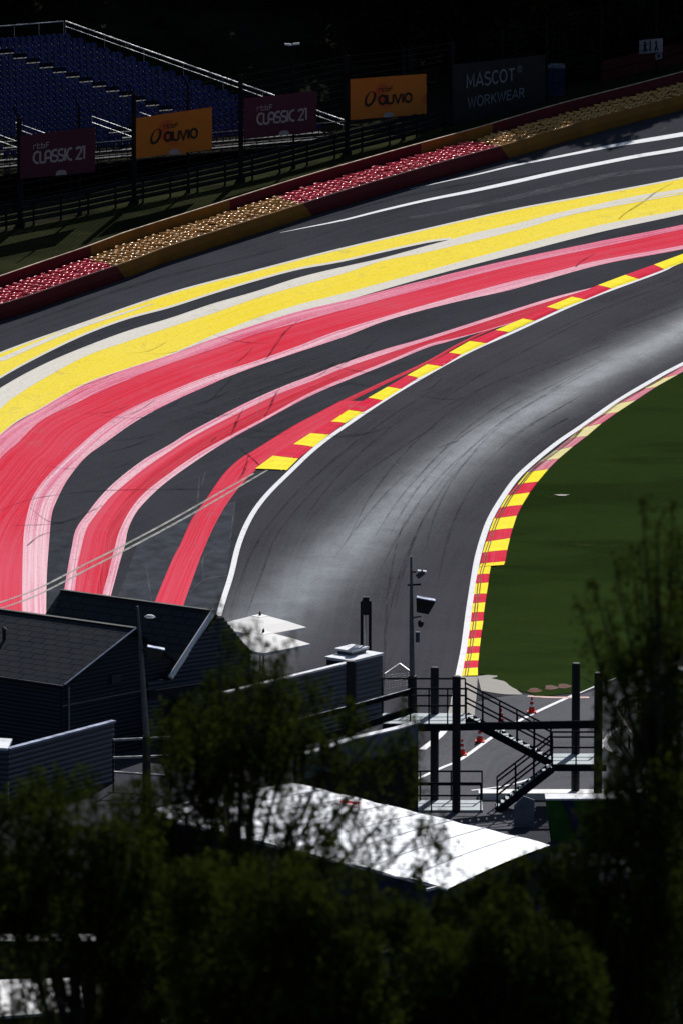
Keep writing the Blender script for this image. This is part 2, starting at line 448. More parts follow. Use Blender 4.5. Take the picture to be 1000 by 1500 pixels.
# ------------------------------------------------------------------ painted bands of the run-off
A = [(1150,226),(1000,260),(875,284),(750,307),(625,335),(500,364),(375,396),(250,429),(125,472),(0,517),(-120,570),(-300,660)]
B = [(1150,244),(1000,276),(937,286),(875,299),(812,313),(750,329),(700,340),(660,350),(625,355),(560,369),(500,383),(437,394.5),(375,411),(312,430),(250,450),(187,467),(125,490),(62,520),(0,554),(-120,628),(-300,745)]
C = [(660,350.8),(625,360),(560,378),(500,391.5),(437,407),(375,427),(312,445),(250,466),(187,485),(125,508),(62,535),(0,569),(-120,645),(-300,770)]
D = [(1150,244),(1000,276),(937,286),(875,299),(812,313),(750,329),(700,340),(660,350.8)]+C[1:]
E = [(1150,249),(1000,281),(937,292),(875,305),(812,321),(750,339),(625,369),(560,382),(500,401.5),(437,419),(375,437),(312,459),(250,479),(187,500),(125,522),(62,556),(30,576),(0,600),(-120,720),(-200,820)]
F = [(1150,272),(1000,307),(875,331),(750,363),(625,397),(500,431),(437,447),(375,467),(312,492),(250,519),(187,540),(125,562),(62,597),(0,637),(-120,760),(-190,850)]
G = [(1150,280),(1000,314),(875,341),(750,373),(625,406),(500,442),(437,457),(375,476),(312,497),(250,520.5),(187,541),(125,563),(62,598),(0,638),(-120,761),(-190,851)]
H = [(1150,293),(1000,329),(875,354),(750,380),(700,391.5),(662,400.5),(625,410),(590,418.5),(550,429),(500,442.5),(437,457.5),(375,476.5),(312,497.5),(250,521),(187,541.5),(125,564),(62,599),(0,639),(-70,715),(-110,800),(-120,930)]
I = [(1150,299),(1000,335),(875,362),(750,389),(625,421),(500,454),(437,472),(375,489),(312,511),(250,532),(187,556),(125,584),(62,615),(25,650),(0,672),(-60,750),(-90,830),(-95,930)]
J = [(1150,325),(1000,359),(875,382),(812,398),(750,412),(625,446),(500,483),(437,507),(375,529),(312,549),(250,573),(187,601),(150,625),(120,650),(75,692),(50,725),(40,755),(35,787),(33,850),(33,900),(36,950)]
K = [(1150,332),(1000,365),(875,389),(750,424),(687,438),(625,453),(562,471),(500,495),(437,516),(375,537),(340,550),(312,562),(250,590),(200,617),(153,650),(125,671),(100,702),(85,730),(76,755),(72,800),(69,845),(68,900),(68,950)]
def worn_low(px, py, t):
    return max(0, min(.75, (py-700)/180.0))*.8 if px < 260 else 0
def off(cv, dy): return [(x, y+dy) for x, y in cv]
strip('painted_band', off(A, 1.6), off(B, .6), M['yellow'], .004)
strip('painted_edge', off(A, -.8), off(A, 1.7), M['cream'], .008, m=1)
B2 = [p for p in B if p[0] <= 660]
strip('painted_edge', off([p for p in B if p[0] <= 665], -2.2), off([p for p in B if p[0] <= 665], .9), M['cream'], .008, m=1)
strip('painted_band', D, off(E, .4), M['cream'], .012)
strip('painted_band', E, F, M['yellow'], .008, m=10)
strip('painted_edge', off(F, -.4), G, M['cream'], .012)
# streaks inside the yellow
line('painted_streak', [(0,528),(60,502),(120,478),(187,457),(225,445)], [.55,.5,.45,.35,.08], M['cream'], .012)
line('painted_streak', [(1000,284),(900,301),(812,319),(740,336)], [.2,.3,.25,.1], M['cream'], .016)
strip('painted_band', [(x, y-.9 if x < 540 else y) for x, y in H], off(I, .8), M['pink'], .016, m=5, worn=worn_low)
strip('painted_band', I, off(J, .5), M['red'], .008, m=12, worn=lambda x,y,t: max(0,min(.5,(y-760)/140.0)))
strip('painted_band', J, K, M['pinklight'], .012, m=6, worn=worn_low)
# middle band
L3 = [(875,419.5),(812,435),(750,454),(625,494),(562,512),(500,533),(457,550),(410,568),(357,592),(312,615),(275,635),(250,651),(212,673),(175,701),(150,725),(130,750),(112,775),(105,805),(99,837),(94,868),(88,910),(84,950)]
M3 = [(872,420.5),(812,438.5),(750,458),(625,498.5),(562,519),(500,540),(457,558),(410,576),(357,601),(312,624),(275,644),(250,660),(212,686),(180,712),(160,730),(140,755),(127,775),(119,805),(114,830),(110,866),(106,910),(102,950)]
N3 = [(840,437),(790,458),(745,474),(692,489),(660,497),(625,505.5),(562,531.5),(500,556),(450,578),(390,611),(337,639),(292,664),(250,693),(212,723),(190,750),(175,780),(168,805),(160,837),(150,874),(140,915),(130,950)]
O3 = [(840,437.5),(790,459),(745,475),(688,491),(655,501),(625,509.5),(562,535.5),(500,560.5),(450,582.5),(390,615),(342,641),(300,667),(250,702),(222,726),(200,751),(188,776),(184,797),(177,820),(170,846),(162,876),(152,915),(142,950)]
strip('painted_band', M3, N3, M['darkred'], .008, m=8, worn=lambda x,y,t: (.9 if t < .45 else 0)*max(0,min(1,(660-x)/380)))
strip('painted_band', L3, off(M3,.4), M['pinklight'], .012, m=3)
strip('painted_band', off(N3,-.4), O3, M['pinklight'], .012, m=3)
line('painted_streak', [(500,548),(430,577),(357,612),(300,641),(250,672),(205,705),(175,735),(150,775),(140,820),(128,880)], [.05,.2,.25,.2,.3,.3,.5,.7,.9,.8], M['red'], .014)
# low band
line('painted_band', [(775,462),(720,482),(675,503),(625,531),(562,561),(500,591),(462,613)], [.2,.22,.26,.3,.38,.5,.6], M['darkred'], .010)
L4 = [(500,587),(462,607),(425,627),(372,660),(352,672),(332,690),(318,708),(300,735),(282,760),(265,797),(252,822),(226,885),(212,925),(200,955)]
O4 = [(535,588),(510,604),(485,621),(430,654),(400,671),(376,688),(356,708),(342,725),(327,747),(312,775),(300,802),(290,828),(268,890),(255,930),(245,955)]
strip('painted_band', L4, O4, M['red'], .012, m=8, worn=lambda x,y,t: max(0,min(.35,(y-760)/250.0)))
# lighter resurfaced patches
strip('asphalt_patch', [(205,790),(300,745),(345,735)], [(160,905),(240,915),(325,900)], vary('worn_asphalt', (.046,.050,.060), .85, spec=.05, amt=.3, scale=1.2), .002, 20, 12, smoothpts=True)
strip('asphalt_patch', [(72,790),(120,772)], [(70,900),(100,900)], vary('worn_asphalt_b', (.038,.041,.049), .85, spec=.05, amt=.3, scale=1.2), .002, 12, 6)
# white lines
line('track_line', [(1150,170),(1000,196.5),(900,213),(850,223),(800,233),(750,243),(700,255),(650,266),(600,277)], [.9,.85,.85,.75,.5,.35,.25,.15,.04], M['white'], .006)
line('track_line', [(1150,190),(1000,217.5),(937,228),(875,240),(812,253),(750,267),(690,280),(625,293),(560,308),(500,323),(450,333),(410,341)], [.8,.75,.7,.65,.6,.6,.6,.5,.4,.3,.2,.03], M['white'], .006)
line('track_line', WL[1:17], [.25,.25,.25,.25,.26,.28,.3,.3,.3,.3,.3,.3,.3], M['white'], .010)
line('track_line', [(x+2.5 if y<600 else x+4, y+2.5 if y < 700 else y) for x, y in WR[1:17]]+[(661,1045),(648,1073),(618,1098)], [.34]*6, M['white'], .014)
line('track_line', [(600,1146),(646,1125),(675,1112),(723,1078),(756,1058),(800,1036),(868,1006),(921,984),(956,967),(989,951),(1060,915)], [.22,.24], M['white'], .014)
line('track_line', [(845,1122),(872,1104),(885,1086),(893,1074),(905,1066)], [.22,.25], M['white'], .014, 40)
line('track_line', [(884,1084),(890,1097),(906,1108)], [.22,.25], M['white'], .018, 20)
line('track_line', [(690,1158),(735,1152),(770,1143),(805,1130)], [.15,.2], M['white'], .014, 30)
# old double line across everything, skid marks, scratches
line('faded_line', [(-30,893),(30,873),(70,856),(120,830),(190,795),(250,763),(310,729),(372,694)], [.16,.18,.2,.18,.14], M['oldline'], .022)
line('faded_line', [(-30,902),(30,882),(70,865),(120,839),(190,803),(250,771),(310,737),(392,689)], [.16,.18,.2,.18,.14], M['oldline'], .022)
for pts in ([(0,748),(45,732),(110,722),(150,719),(250,717),(340,717)], [(20,770),(60,769),(95,766)], [(45,745),(75,765),(110,760),(150,741)], [(412,566),(404,578),(396,596),(388,610)],
            [(357,598),(347,618),(338,640)], [(318,640),(310,648)], [(350,655),(370,672),(380,682)], [(440,468),(415,490),(395,520),(388,528)], [(870,372),(850,384),(842,392)],
            [(985,268),(960,282),(940,297),(915,313),(905,322)], [(365,665),(358,690),(348,705)], [(95,775),(60,785),(40,800)], [(640,657),(655,651),(672,646)], [(790,635),(812,623),(830,613)]):
    line('skid_mark', pts, [.05,.18,.10], M['skid'], .026, 30)
for pts in ([(383,580),(375,610)],[(302,690),(296,712)],[(568,668),(595,697)],[(345,735),(338,790)],[(293,700),(288,760),(287,800)],[(215,830),(222,880)],[(895,222),(930,183)],[(963,197),(975,186)],
            [(278,868),(300,850),(335,843)],[(340,800),(300,815),(298,850)],[(572,870),(565,885)]):
    line('pale_scratch', pts, [.06,.12,.06], M['scratch'], .026, 20)
line('asphalt_seam', [(1000,243),(900,256),(812,275),(750,290),(650,310),(600,320)], [.7,.9,.8,.4], M['scratch'], .003)

WLs, WRs = catmull(WL, 200), catmull(WR, 200)
for k_ in range(26):
    i0 = random.randint(30,120); i1 = min(185, i0+random.randint(20,60)); v0 = random.uniform(.1,.85); v1 = v0+random.uniform(-.14,.14)
    pts = []
    for q_ in range(5):
        i = int(i0+(i1-i0)*q_/4); v = v0+(v1-v0)*q_/4; pts.append((WLs[i][0]*(1-v)+WRs[i][0]*v, WLs[i][1]*(1-v)+WRs[i][1]*v))
    line('tyre_mark', pts, [.03,.14,.16,.03], M['rubberlay'], .012+.0004*k_, 50)
for k_ in range(34):
    x0 = random.uniform(60,620); y0 = random.uniform(470,640)+max(0,(300-x0))*.3; L_ = random.uniform(50,130); a_ = random.uniform(-.35,.9)
    pts = [(x0+L_*t_*math.cos(a_), y0-L_*t_*math.sin(a_)*.6+6*math.sin(3*t_)) for t_ in (0,.33,.66,1)]
    line('tyre_mark', pts, [.03,.12,.03], M['skid'], .028+.0004*k_, 30)
for px0, py0, px1, py1 in ((0,505,420,375),(560,330,1000,235),(420,352,820,262)):
    line('tyre_mark', [(px0,py0-18),((px0+px1)/2,(py0+py1)/2-26),(px1,py1-12)], [.1,.5,.1], M['rubberlay'], .003, 60)
# ------------------------------------------------------------------ kerbs
def kerb(name, edges, mats, wpts, h=.05, sub=5):
    """edges: list of (inner px, outer px) cross lines; blocks alternate between two colours, each block slightly ridged"""
    mb = MB(); uv = []
    for b in range(len(edges)-1):
        (i0, o0), (i1, o1) = edges[b], edges[b+1]
        rows = []
        for s_ in range(sub+1):
            t = s_/sub
            gi = ground(i0[0]+(i1[0]-i0[0])*t, i0[1]+(i1[1]-i0[1])*t); go = ground(o0[0]+(o1[0]-o0[0])*t, o0[1]+(o1[1]-o0[1])*t)
            row = []
            for t2, hh in ((0,.012),(.10,.03),(.16,.005),(.22,.034),(.6,h),(1,h*1.3),(1.002,0)):
                p = gi.lerp(go, t2)
                row.append((p.x, p.y, T(p.x, p.y)+hh+.012*(s_ % 2)*(1 if 0 < t2 < 1 else 0)))
            rows.append(row)
        o = len(mb.v); k = len(rows[0])
        for ri, row in enumerate(rows): mb.v += row; uv += [(b*3+ri*.6, j*.25) for j in range(k)]
        for r_ in range(sub):
            for j in range(k-1):
                q = (o+r_*k+j, o+r_*k+j+1, o+(r_+1)*k+j+1, o+(r_+1)*k+j)
                mb.f.append(q); mb.mi.append(b % 2)
    ob = mb.build(name, mats, uvs=uv)
    bm = bmesh.new(); bm.from_mesh(ob.data); bmesh.ops.recalc_face_normals(bm, faces=bm.faces)
    if sum(f.normal.z for f in bm.faces) < 0: bmesh.ops.reverse_faces(bm, faces=bm.faces)
    bm.to_mesh(ob.data); bm.free()
    return struct(ob)
K1 = [((1090,352),(1085,343)),((1050,366),(1042,357)),((1010,381),(1000,373)),((972,395),(957,389)),((935,409),(915,404)),((895,423),(875,419)),((857,439),(837,436)),((817,454),(800,451)),((782,470),(765,468)),((744,487),(725,485)),((712,503),(687,501)),((675,520),(657,518)),((647,537),(625,535)),((612,554),(596,551)),((587,570),(567,568)),((560,587),(539,584)),((532,604),(510,602)),((505,620),(485,619)),((482,637),(455,636)),((459,655),(430,652)),((437,672),(400,669)),((420,689),(374,688))]
# extra first block makes the last one yellow
kerb('inside_kerb', K1, [M['kred'], M['kyellow']] if len(K1) % 2 else [M['kyellow'], M['kred']], None)
K2 = [((1150,466),(1178,460)),((1100,488),(1128,482)),((1050,510),(1076,505)),((1005,533),(1032,528)),((966,556),(992,550)),((936,572),(960,568)),((902,592),(930,588)),((879,609),(904,605)),((852,627),(880,622)),((833,643),(859,640)),((812,660),(838,656)),((789,677),(818,673)),((772,692),(802,689)),((757,710),(787,707)),((743,726),(775,723)),((732,744),(764,741)),((723,760),(756,757)),((716,778),(750,775)),((711,794),(746,790)),((706,810),(742,807)),((703,826),(739,824)),((701,831),(737,829))]
M['kyf'] = paint('faded_kerb_yellow', (.76,.64,.16), (.62,.58,.44), .9, .4); M['krf'] = paint('faded_kerb_red', (.58,.07,.12), (.56,.34,.38), .9, .5)
kerb('apex_kerb', K2[:13], [M['kyf'], M['krf']], None, sub=3)
kerb('apex_kerb', K2[12:], [M['kyellow'], M['kred']], None, sub=3)
K3 = [((701,831.5),(718,831)),((698,842),(716,842)),((695.5,855),(714.5,855)),((693.5,871),(712,871)),((691.5,884),(710,884)),((690,898),(708,898)),((688.5,911),(707,911)),((687,924),(705,924)),((685,936),(703.5,936)),((683.5,948),(702,948)),((682,958),(701,958)),((679.5,969),(700,969)),((678,979.5),(699,979.5)),((676,991),(699,991))]
kerb('apex_kerb', K3, [M['kyellow'], M['kred']], None, sub=3)
# drainage slots along the apex kerb
for dx in (4.5, 8):
    line('drain_slot', [(i[0]+dx*(1 if i[1] > 640 else .6), i[1]-(0 if i[1] > 700 else .5)) for i, o in K2[4:]+K3[1:]], [.05,.05], vary('slot_dark', (.10,.03,.01), .8), .085, 160)
strip('concrete_apron', [(669,991),(662,1020),(654,1050)], [(699,991),(697,1020),(694,1050)], M['concrete'], .016, 20, 6)
strip('concrete_apron', [(699,991),(714,989),(730,988)], [(704,1012),(735,1017),(765,1018)], M['concrete'], .018, 20, 6)
line('kerb_edge', [(772,1020),(810,1022),(862,1022)], [.3,.35], vary('pink_kerb_edge', (.5,.33,.30), .8), .02, 20)
# infield grass
gl = [(o[0], o[1]) for i, o in K2]+[(719,832)]+[(o[0], o[1]) for i, o in K3[1:]]
GL = [(x+.5, y) for x, y in gl]
mb = MB(); rows = []
ysr = np.concatenate([np.arange(460, 990, 4.0), np.arange(990, 1021, 2.0)])
gx = np.array([p[0] for p in GL]); gy = np.array([p[1] for p in GL])
botx = lambda y: float(np.interp(y, [990,998,1006,1012,1018], [700,738,748,760,782]))
nn = 40
for y in ysr:
    xl = float(np.interp(y, gy, gx)) if y <= 990 else botx(y)
    if y > 990: xl = max(xl, 700)
    if 989 <= y <= 992: xl = 728
    xl += random.uniform(-.9,.5)
    xr = 1300.0 if y < 900 else float(np.interp(y, [900,950,984,1006,1014,1020], [1200,1020,925,868,850,800]))
    for j in range(nn+1):
        t = (j/nn)**1.5; p = ground(xl+(xr-xl)*t, y); mb.v.append((p.x, p.y, p.z+.022+.012*random.random()))
for r_ in range(len(ysr)-1):
    for j in range(nn):
        q = (r_*(nn+1)+j, (r_+1)*(nn+1)+j, (r_+1)*(nn+1)+j+1, r_*(nn+1)+j+1); mb.f.append(q); mb.mi.append(0)
struct(mb.build('infield_grass', M['grass'], smooth=True))
p = ground(822,725,.03); mb = MB()
mb.add([p+Vector((math.cos(a)*.45*(1+.3*math.sin(3*a)), math.sin(a)*.35, .02*math.sin(a))) for a in np.linspace(0, 2*math.pi, 14, endpoint=False)], [tuple(range(14))])
struct(mb.build('bare_patch', M['concrete']))
for x, y in ((782,1012),(806,1008),(825,1006)):
    p = ground(x, y, .04); mb = MB()
    mb.add([p+Vector((math.cos(a)*.35*(1+.3*math.sin(3*a+x)), math.sin(a)*.5, .02*math.sin(a))) for a in np.linspace(0, 2*math.pi, 12, endpoint=False)], [tuple(range(12))])
    struct(mb.build('red_earth_patch', vary('red_earth', (.07,.022,.012), .9)))

# ------------------------------------------------------------------ tyre barrier
def polyline_len(P): return np.concatenate([[0], np.cumsum([ (P[i+1]-P[i]).length for i in range(len(P)-1)])])
bar_c = [ground(*p) for p in catmull(BAR_PX[1:-1], 400)]
BS = polyline_len(bar_c)
def barpt(s):
    x = np.interp(s, BS, [p.x for p in bar_c]); y = np.interp(s, BS, [p.y for p in bar_c])
    x2 = np.interp(s+.5, BS, [p.x for p in bar_c]); y2 = np.interp(s+.5, BS, [p.y for p in bar_c])
    d = Vector((x2-x, y2-y, 0)).normalized(); n = Vector((-d.y, d.x, 0))
    if n.y < 0: n = -n
    return Vector((x, y, T(x, y))), d, n
def s_at_px(px):
    best = min(range(len(bar_c)), key=lambda i: abs(500+FPX*bar_c[i].x/(bar_c[i].y*cp+(CH-bar_c[i].z)*sp)-px)); return BS[best]
HB = 1.02; DEPTH = 2.5; RISE = .18
def tyre_mesh(name, mat):
    mb = MB(); prof = [(.235,-.06),(.25,-.09),(.29,-.085),(.315,-.03),(.315,.03),(.29,.085),(.25,.09),(.235,.06),(.27,0)]
    n = 20; vs = []; fs = []
    for k in range(n):
        a = 2*math.pi*k/n
        for r_, z in prof: vs.append((math.cos(a)*r_, math.sin(a)*r_, z))
    q = len(prof)
    for k in range(n):
        for j in range(q): fs.append((k*q+j, ((k+1)%n)*q+j, ((k+1)%n)*q+(j+1)%q, k*q+(j+1)%q))
    mb.add(vs, fs)
    ob = mb.build(name, mat, smooth=True); col.objects.unlink(ob); me = ob.data; bpy.data.objects.remove(ob)
    bm = bmesh.new(); bm.from_mesh(me); bmesh.ops.recalc_face_normals(bm, faces=bm.faces); bm.to_mesh(me); bm.free()
    return me
TY = {'red': tyre_mesh('tyre', M['tyre_red']), 'yellow': tyre_mesh('tyre', M['tyre_yellow'])}
def barrier(s0, s1, colr, back_segs, label):
    p0, d0, n0 = barpt((s0+s1)/2)
    root = thing('tyre_barrier', label, 'tyre barrier', p0, 'tyre barrier sections along the outside of the corner')
    # front belt with slanted ends
    N = max(4, int((s1-s0)/1.0)); mb = MB(); rows = []
    for i in range(N+1):
        s = s0+(s1-s0)*i/N; p, d, n = barpt(s)
        sl = .9*(1 if True else 0)
        def q(h, o): 
            e = (.9*(1-h/HB)) if i in (0, N) else 0
            p2, d2, n2 = barpt(s+e); return p2+n2*o+Vector((0,0,h))
        rows.append([q(-.05,.02), q(.1,-.02), q(.5,-.05), q(HB-.04,0), q(HB,.03), q(HB,.09), q(-.05,.09)])
    kk = len(rows[0])
    for r_ in rows: mb.v += [tuple(v) for v in r_]
    for i in range(N):
        for j in range(kk): mb.f.append((i*kk+j, (i+1)*kk+j, (i+1)*kk+(j+1)%kk, i*kk+(j+1)%kk)); mb.mi.append(0)
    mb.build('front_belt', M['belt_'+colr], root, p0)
    # tyres: four rows, every tyre under its neighbour's rim
    items = []
    for r_ in range(4):
        s = s0+(.33 if r_ % 2 else .0)+.2
        while s < s1:
            p, d, n = barpt(s)
            jit = random.uniform(-.04,.04)
            items.append((p+n*(.40+r_*.60)+Vector((0,0,HB-.06+r_*RISE/3+jit)), s)); s += .655
    def inframe(p):
        px = 500+FPX*p.x/(p.y*cp+(CH-p.z)*sp); return -20 < px < 1020
    vis = [it for it in items if inframe(it[0])]; rest = [it for it in items if not inframe(it[0])]
    vis.sort(key=lambda it: it[0].y); rest += vis[100:]; vis = vis[:100]
    for c_, s in vis:
        o = bpy.data.objects.new('tyre', TY[colr]); col.objects.link(o); o.parent = root
        o.location = c_-p0; o.rotation_euler = (random.uniform(-.14,.10), random.uniform(-.12,.12), random.uniform(0,6))
    tm = TY[colr]; base = np.array([v.co[:] for v in tm.vertices]); polys = [tuple(pp.vertices) for pp in tm.polygons]
    def mass(lst, nm, m_):
        mb = MB()
        for c_, s in lst: mb.add(base+np.array(c_[:]), polys)
        o = mb.build(nm, m_, root, p0, smooth=True); o['kind'] = 'stuff'
    if rest: mass(rest, 'tyre_rows', M['tyre_'+colr])
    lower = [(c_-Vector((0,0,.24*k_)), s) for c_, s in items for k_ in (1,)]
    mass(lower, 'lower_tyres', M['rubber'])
    # core under the tyres so that no light comes through from the side
    # back board in its own colours
    for a, b, cc in back_segs:
        N = max(2, int((b-a)/1.5)); mb = MB(); rows = []
        for i in range(N+1):
            s = a+(b-a)*i/N; p, d, n = barpt(s)
            rows.append([p+n*(DEPTH+.3)+Vector((0,0,h)) if k_ == 0 else p+n*(DEPTH+.38)+Vector((0,0,h)) for k_, h in ((0,-.1),(0,HB+RISE+.62),(1,HB+RISE+.62),(1,-.1))])
        for r_ in rows: mb.v += [tuple(v) for v in r_]
        for i in range(N):
            for j in range(4): mb.f.append((i*4+j, (i+1)*4+j, (i+1)*4+(j+1)%4, i*4+(j+1)%4)); mb.mi.append(0)
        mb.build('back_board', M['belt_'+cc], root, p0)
        mb = MB()
        for i in range(N):
            mb.bar(Vector(rows[i][1])+Vector((0,.04,.02)), Vector(rows[i+1][1])+Vector((0,.04,.02)), .10, .04)
        mb.build('board_cap', vary('board_cap', (.45,.36,.27), .5), root, p0)
    return root
sA, sB, sC, sD = s_at_px(170), s_at_px(445), s_at_px(732), BS[-1]-1
b1, b2, b3 = s_at_px(185), s_at_px(385), s_at_px(660)
barrier(BS[0]+.5, sA, 'red', [(BS[0]+.5, b1, 'red')], 'red tyre barrier section at the left end, nearest to the camera')
barrier(sA, sB, 'yellow', [(b1, b2, 'yellow')], 'sunlit yellow tyre barrier section between the two red ones')
barrier(sB, sC, 'red', [(b2, b3, 'red')], 'middle red tyre barrier section between two yellow ones')
barrier(sC, sD, 'yellow', [(b3, s_at_px(765), 'yellow'), (s_at_px(765), sD, 'red')], 'shaded yellow tyre barrier section at the right end, under the trees')

# ------------------------------------------------------------------ debris fence
fc_px = catmull(FENCE_PX[1:-1], 300)
fpt = [Vector((p.x, p.y, T(p.x, p.y))) for p in [march(px, py, lambda x, y: ramp(y)) for px, py in fc_px]]
FS = polyline_len(fpt); FPXX = [px for px, py in fc_px]
def fence_at(px, dy=0):
    s = np.interp(px, FPXX, FS); x = float(np.interp(s, FS, [p.x for p in fpt])); y = float(np.interp(s, FS, [p.y for p in fpt]))
    return Vector((x, y+dy, T(x, y)))
def htop(px): return float(np.interp(px, [-300,30,200,355,510,665,1300], [6.6,6.9,7.0,6.9,6.5,5.6,5.6]))
fr = thing('debris_fence', 'tall dark wire debris fence behind the tyre barrier', 'fence', fence_at(300))
fo = fr.location.copy()
pp = [-280,-120,30,117,197,276,353,430,508,590,662,735,800,880,960,1040,1130]
for px in pp:
    b = fence_at(px); thick = px in (-120,30,197,353,508,662); mb = MB(); wd = .30 if thick else .14
    h = htop(px)
    mb.box(b+Vector((0,.12,h/2-.2)), (wd, wd, h+.4)); 
    mb.bar(b+Vector((0,.12,h-.02)), b+Vector((-.35,-.55,h+.7)), .08)
    mb.box(b+Vector((0,.12,.1)), (wd*2, wd*2, .25))
    mb.build('fence_post', M['steel'], fr, fo)
mb = MB(); step = 15
for k_ in range(15):
    for px in range(-280, 1120, 26):
        a, b = fence_at(px), fence_at(px+26)
        mb.bar(a+Vector((0,-.02,.35+k_/14*(htop(px)-.4))), b+Vector((0,-.02,.35+k_/14*(htop(px+26)-.4))), .024)
mb.build('wire_cable', M['steel'], fr, fo)
mb = MB()
for px in np.arange(-280, 1120, 9.0):
    a = fence_at(px); mb.bar(a+Vector((0,.02,.3)), a+Vector((0,.02,htop(px))), .02)
mb.build('wire_mesh', M['steel'], fr, fo)
# guard rail at the foot of the fence
gr = thing('guardrail', 'dark triple guard rail at the foot of the debris fence', 'guardrail', fence_at(250, -.35)); go = gr.location.copy()
for k_ in range(4):
    mb = MB()
    for px in range(-280, 780, 20):
        a, b = fence_at(px, -.3), fence_at(px+20, -.3); z = .35+k_*.36
        for dz_, w_ in ((-.1,.04),(0,.07),(.1,.04)): mb.bar(a+Vector((0,-.02*(dz_==0),z+dz_)), b+Vector((0,-.02*(dz_==0),z+dz_)), w_, .085)
    mb.build('rail', M['steel'], gr, go)
for px in range(-270, 780, 40):
    a = fence_at(px, -.2); mb = MB(); mb.bar(a-Vector((0,0,.2)), a+Vector((0,0,1.6)), .13); mb.build('post', M['steel'], gr, go)

# ------------------------------------------------------------------ banners with lettering
def ribbon(pts, w, closed=False):
    P = [np.array(p, float) for p in pts]; n = len(P); Lr = []; Rr = []
    for i in range(n):
        if closed: a, b, c = P[(i-1)%n], P[i], P[(i+1)%n]
        else: a, b, c = P[max(i-1,0)], P[i], P[min(i+1,n-1)]
        d1 = b-a; d2 = c-b
        if np.linalg.norm(d1) < 1e-9: d1 = d2
        if np.linalg.norm(d2) < 1e-9: d2 = d1
        d1 = d1/np.linalg.norm(d1); d2 = d2/np.linalg.norm(d2); t = d1+d2
        t = t/np.linalg.norm(t) if np.linalg.norm(t) > 1e-6 else d1
        nn_ = np.array((-t[1], t[0])); k_ = min(1.8, 1/max(.3, abs(np.dot(nn_, (-d1[1], d1[0])))))
        Lr.append(b+nn_*w/2*k_); Rr.append(b-nn_*w/2*k_)
    return Lr, Rr
def arc(cx, cy, rx, ry, a0, a1, n=10): return [(cx+rx*math.cos(R(a0+(a1-a0)*i/n)), cy+ry*math.sin(R(a0+(a1-a0)*i/n))) for i in range(n+1)]
GLY = { # unit box: width as given, height 1
 'C': (.42, [arc(.30,.5,.28,.5,75,285,12)]), 'L': (.36, [[(.04,1),(.04,.15),(.08,.04),(.16,0),(.34,0)]]),
 'A': (.46, [[(.03,-.03),(.03,.65)]+arc(.22,.72,.19,.26,170,10,8)+[(.41,.65),(.41,-.03)], [(.03,.36),(.41,.36)]]),
 'S': (.42, [[(.36,.97)]+arc(.22,.74,.19,.26,80,225,7)+[(.22,.5)]+arc(.20,.27,.19,.27,40,-100,7)+[(.02,.03)]]),
 'I': (.16, [[(.06,1.03),(.06,-.03)]]), ' ': (.2, []),
 '2': (.44, [arc(.2,.76,.18,.24,165,-30,8)+[(.05,.03),(.42,.0)]]), '1': (.24, [[(-.03,1),(.13,1),(.13,-.03)]]),
 'r': (.42, [[(.04,-.05),(.04,1),(.36,1)]]), 't': (.5, [[(.06,1.5),(.06,.12),(.42,.12)], [(.06,.95),(.42,.95)]]),
 'b': (.5, [[(.06,1.5),(.06,.08),(.40,.08),(.40,.9),(.06,.9)]]), 'f': (.5, [[(.42,1.4),(.08,1.4),(.08,.1)], [(.08,.72),(.38,.72)]]),
 'a': (.62, [arc(.28,.5,.24,.48,0,340,14), [(.54,1.02),(.54,-.02)]]), 'u': (.58, [[(.04,1),(.04,.35)]+arc(.26,.3,.22,.3,180,360,8)+[(.48,.35),(.48,1)]]),
 'v': (.54, [[(.0,1),(.24,.0),(.48,1)]]), 'i': (.22, [[(.08,1),(.08,0)]]), 'o': (.60, [arc(.27,.5,.25,.48,0,360,18)]),
}
def banner_thing(px0, px1, tl, tr, bl, br, mat, label, name='advertising_banner'):
    a, b = fence_at(px0, -.40), fence_at(px1, -.40)
    TL, TR = at_y(px0, tl, a.y), at_y(px1, tr, b.y); BL, BR = at_y(px0, bl, a.y), at_y(px1, br, b.y)
    root = thing(name, label, 'banner', (BL+BR)/2, 'banners hung on the debris fence')
    o = root.location.copy(); nrm = (BR-BL).cross(TL-BL).normalized()
    if nrm.y > 0: nrm = -nrm
    def P(u, v, d=0):
        return BL*(1-u)*(1-v)+BR*u*(1-v)+TL*(1-u)*v+TR*u*v+nrm*d
    mb = MB(); N = 16
    for k_ in (0, 1):
        for j in range(N+1):
            for i in range(N+1): mb.v.append(tuple(P(i/N, j/N, (0 if k_ else -.03)+.012*math.sin(i*1.3)*math.sin(j*.8))))
    for j in range(N):
        for i in range(N):
            q = (j*(N+1)+i, j*(N+1)+i+1, (j+1)*(N+1)+i+1, (j+1)*(N+1)+i); off_ = (N+1)**2
            mb.f.append(tuple(x+off_ for x in q)); mb.f.append(q[::-1]); mb.mi += [0,0]
    mb.build('panel', mat, root, o)
    W = (BR-BL).length; Hh = ((TL-BL).length+(TR-BR).length)/2
    return root, P, W, Hh, o
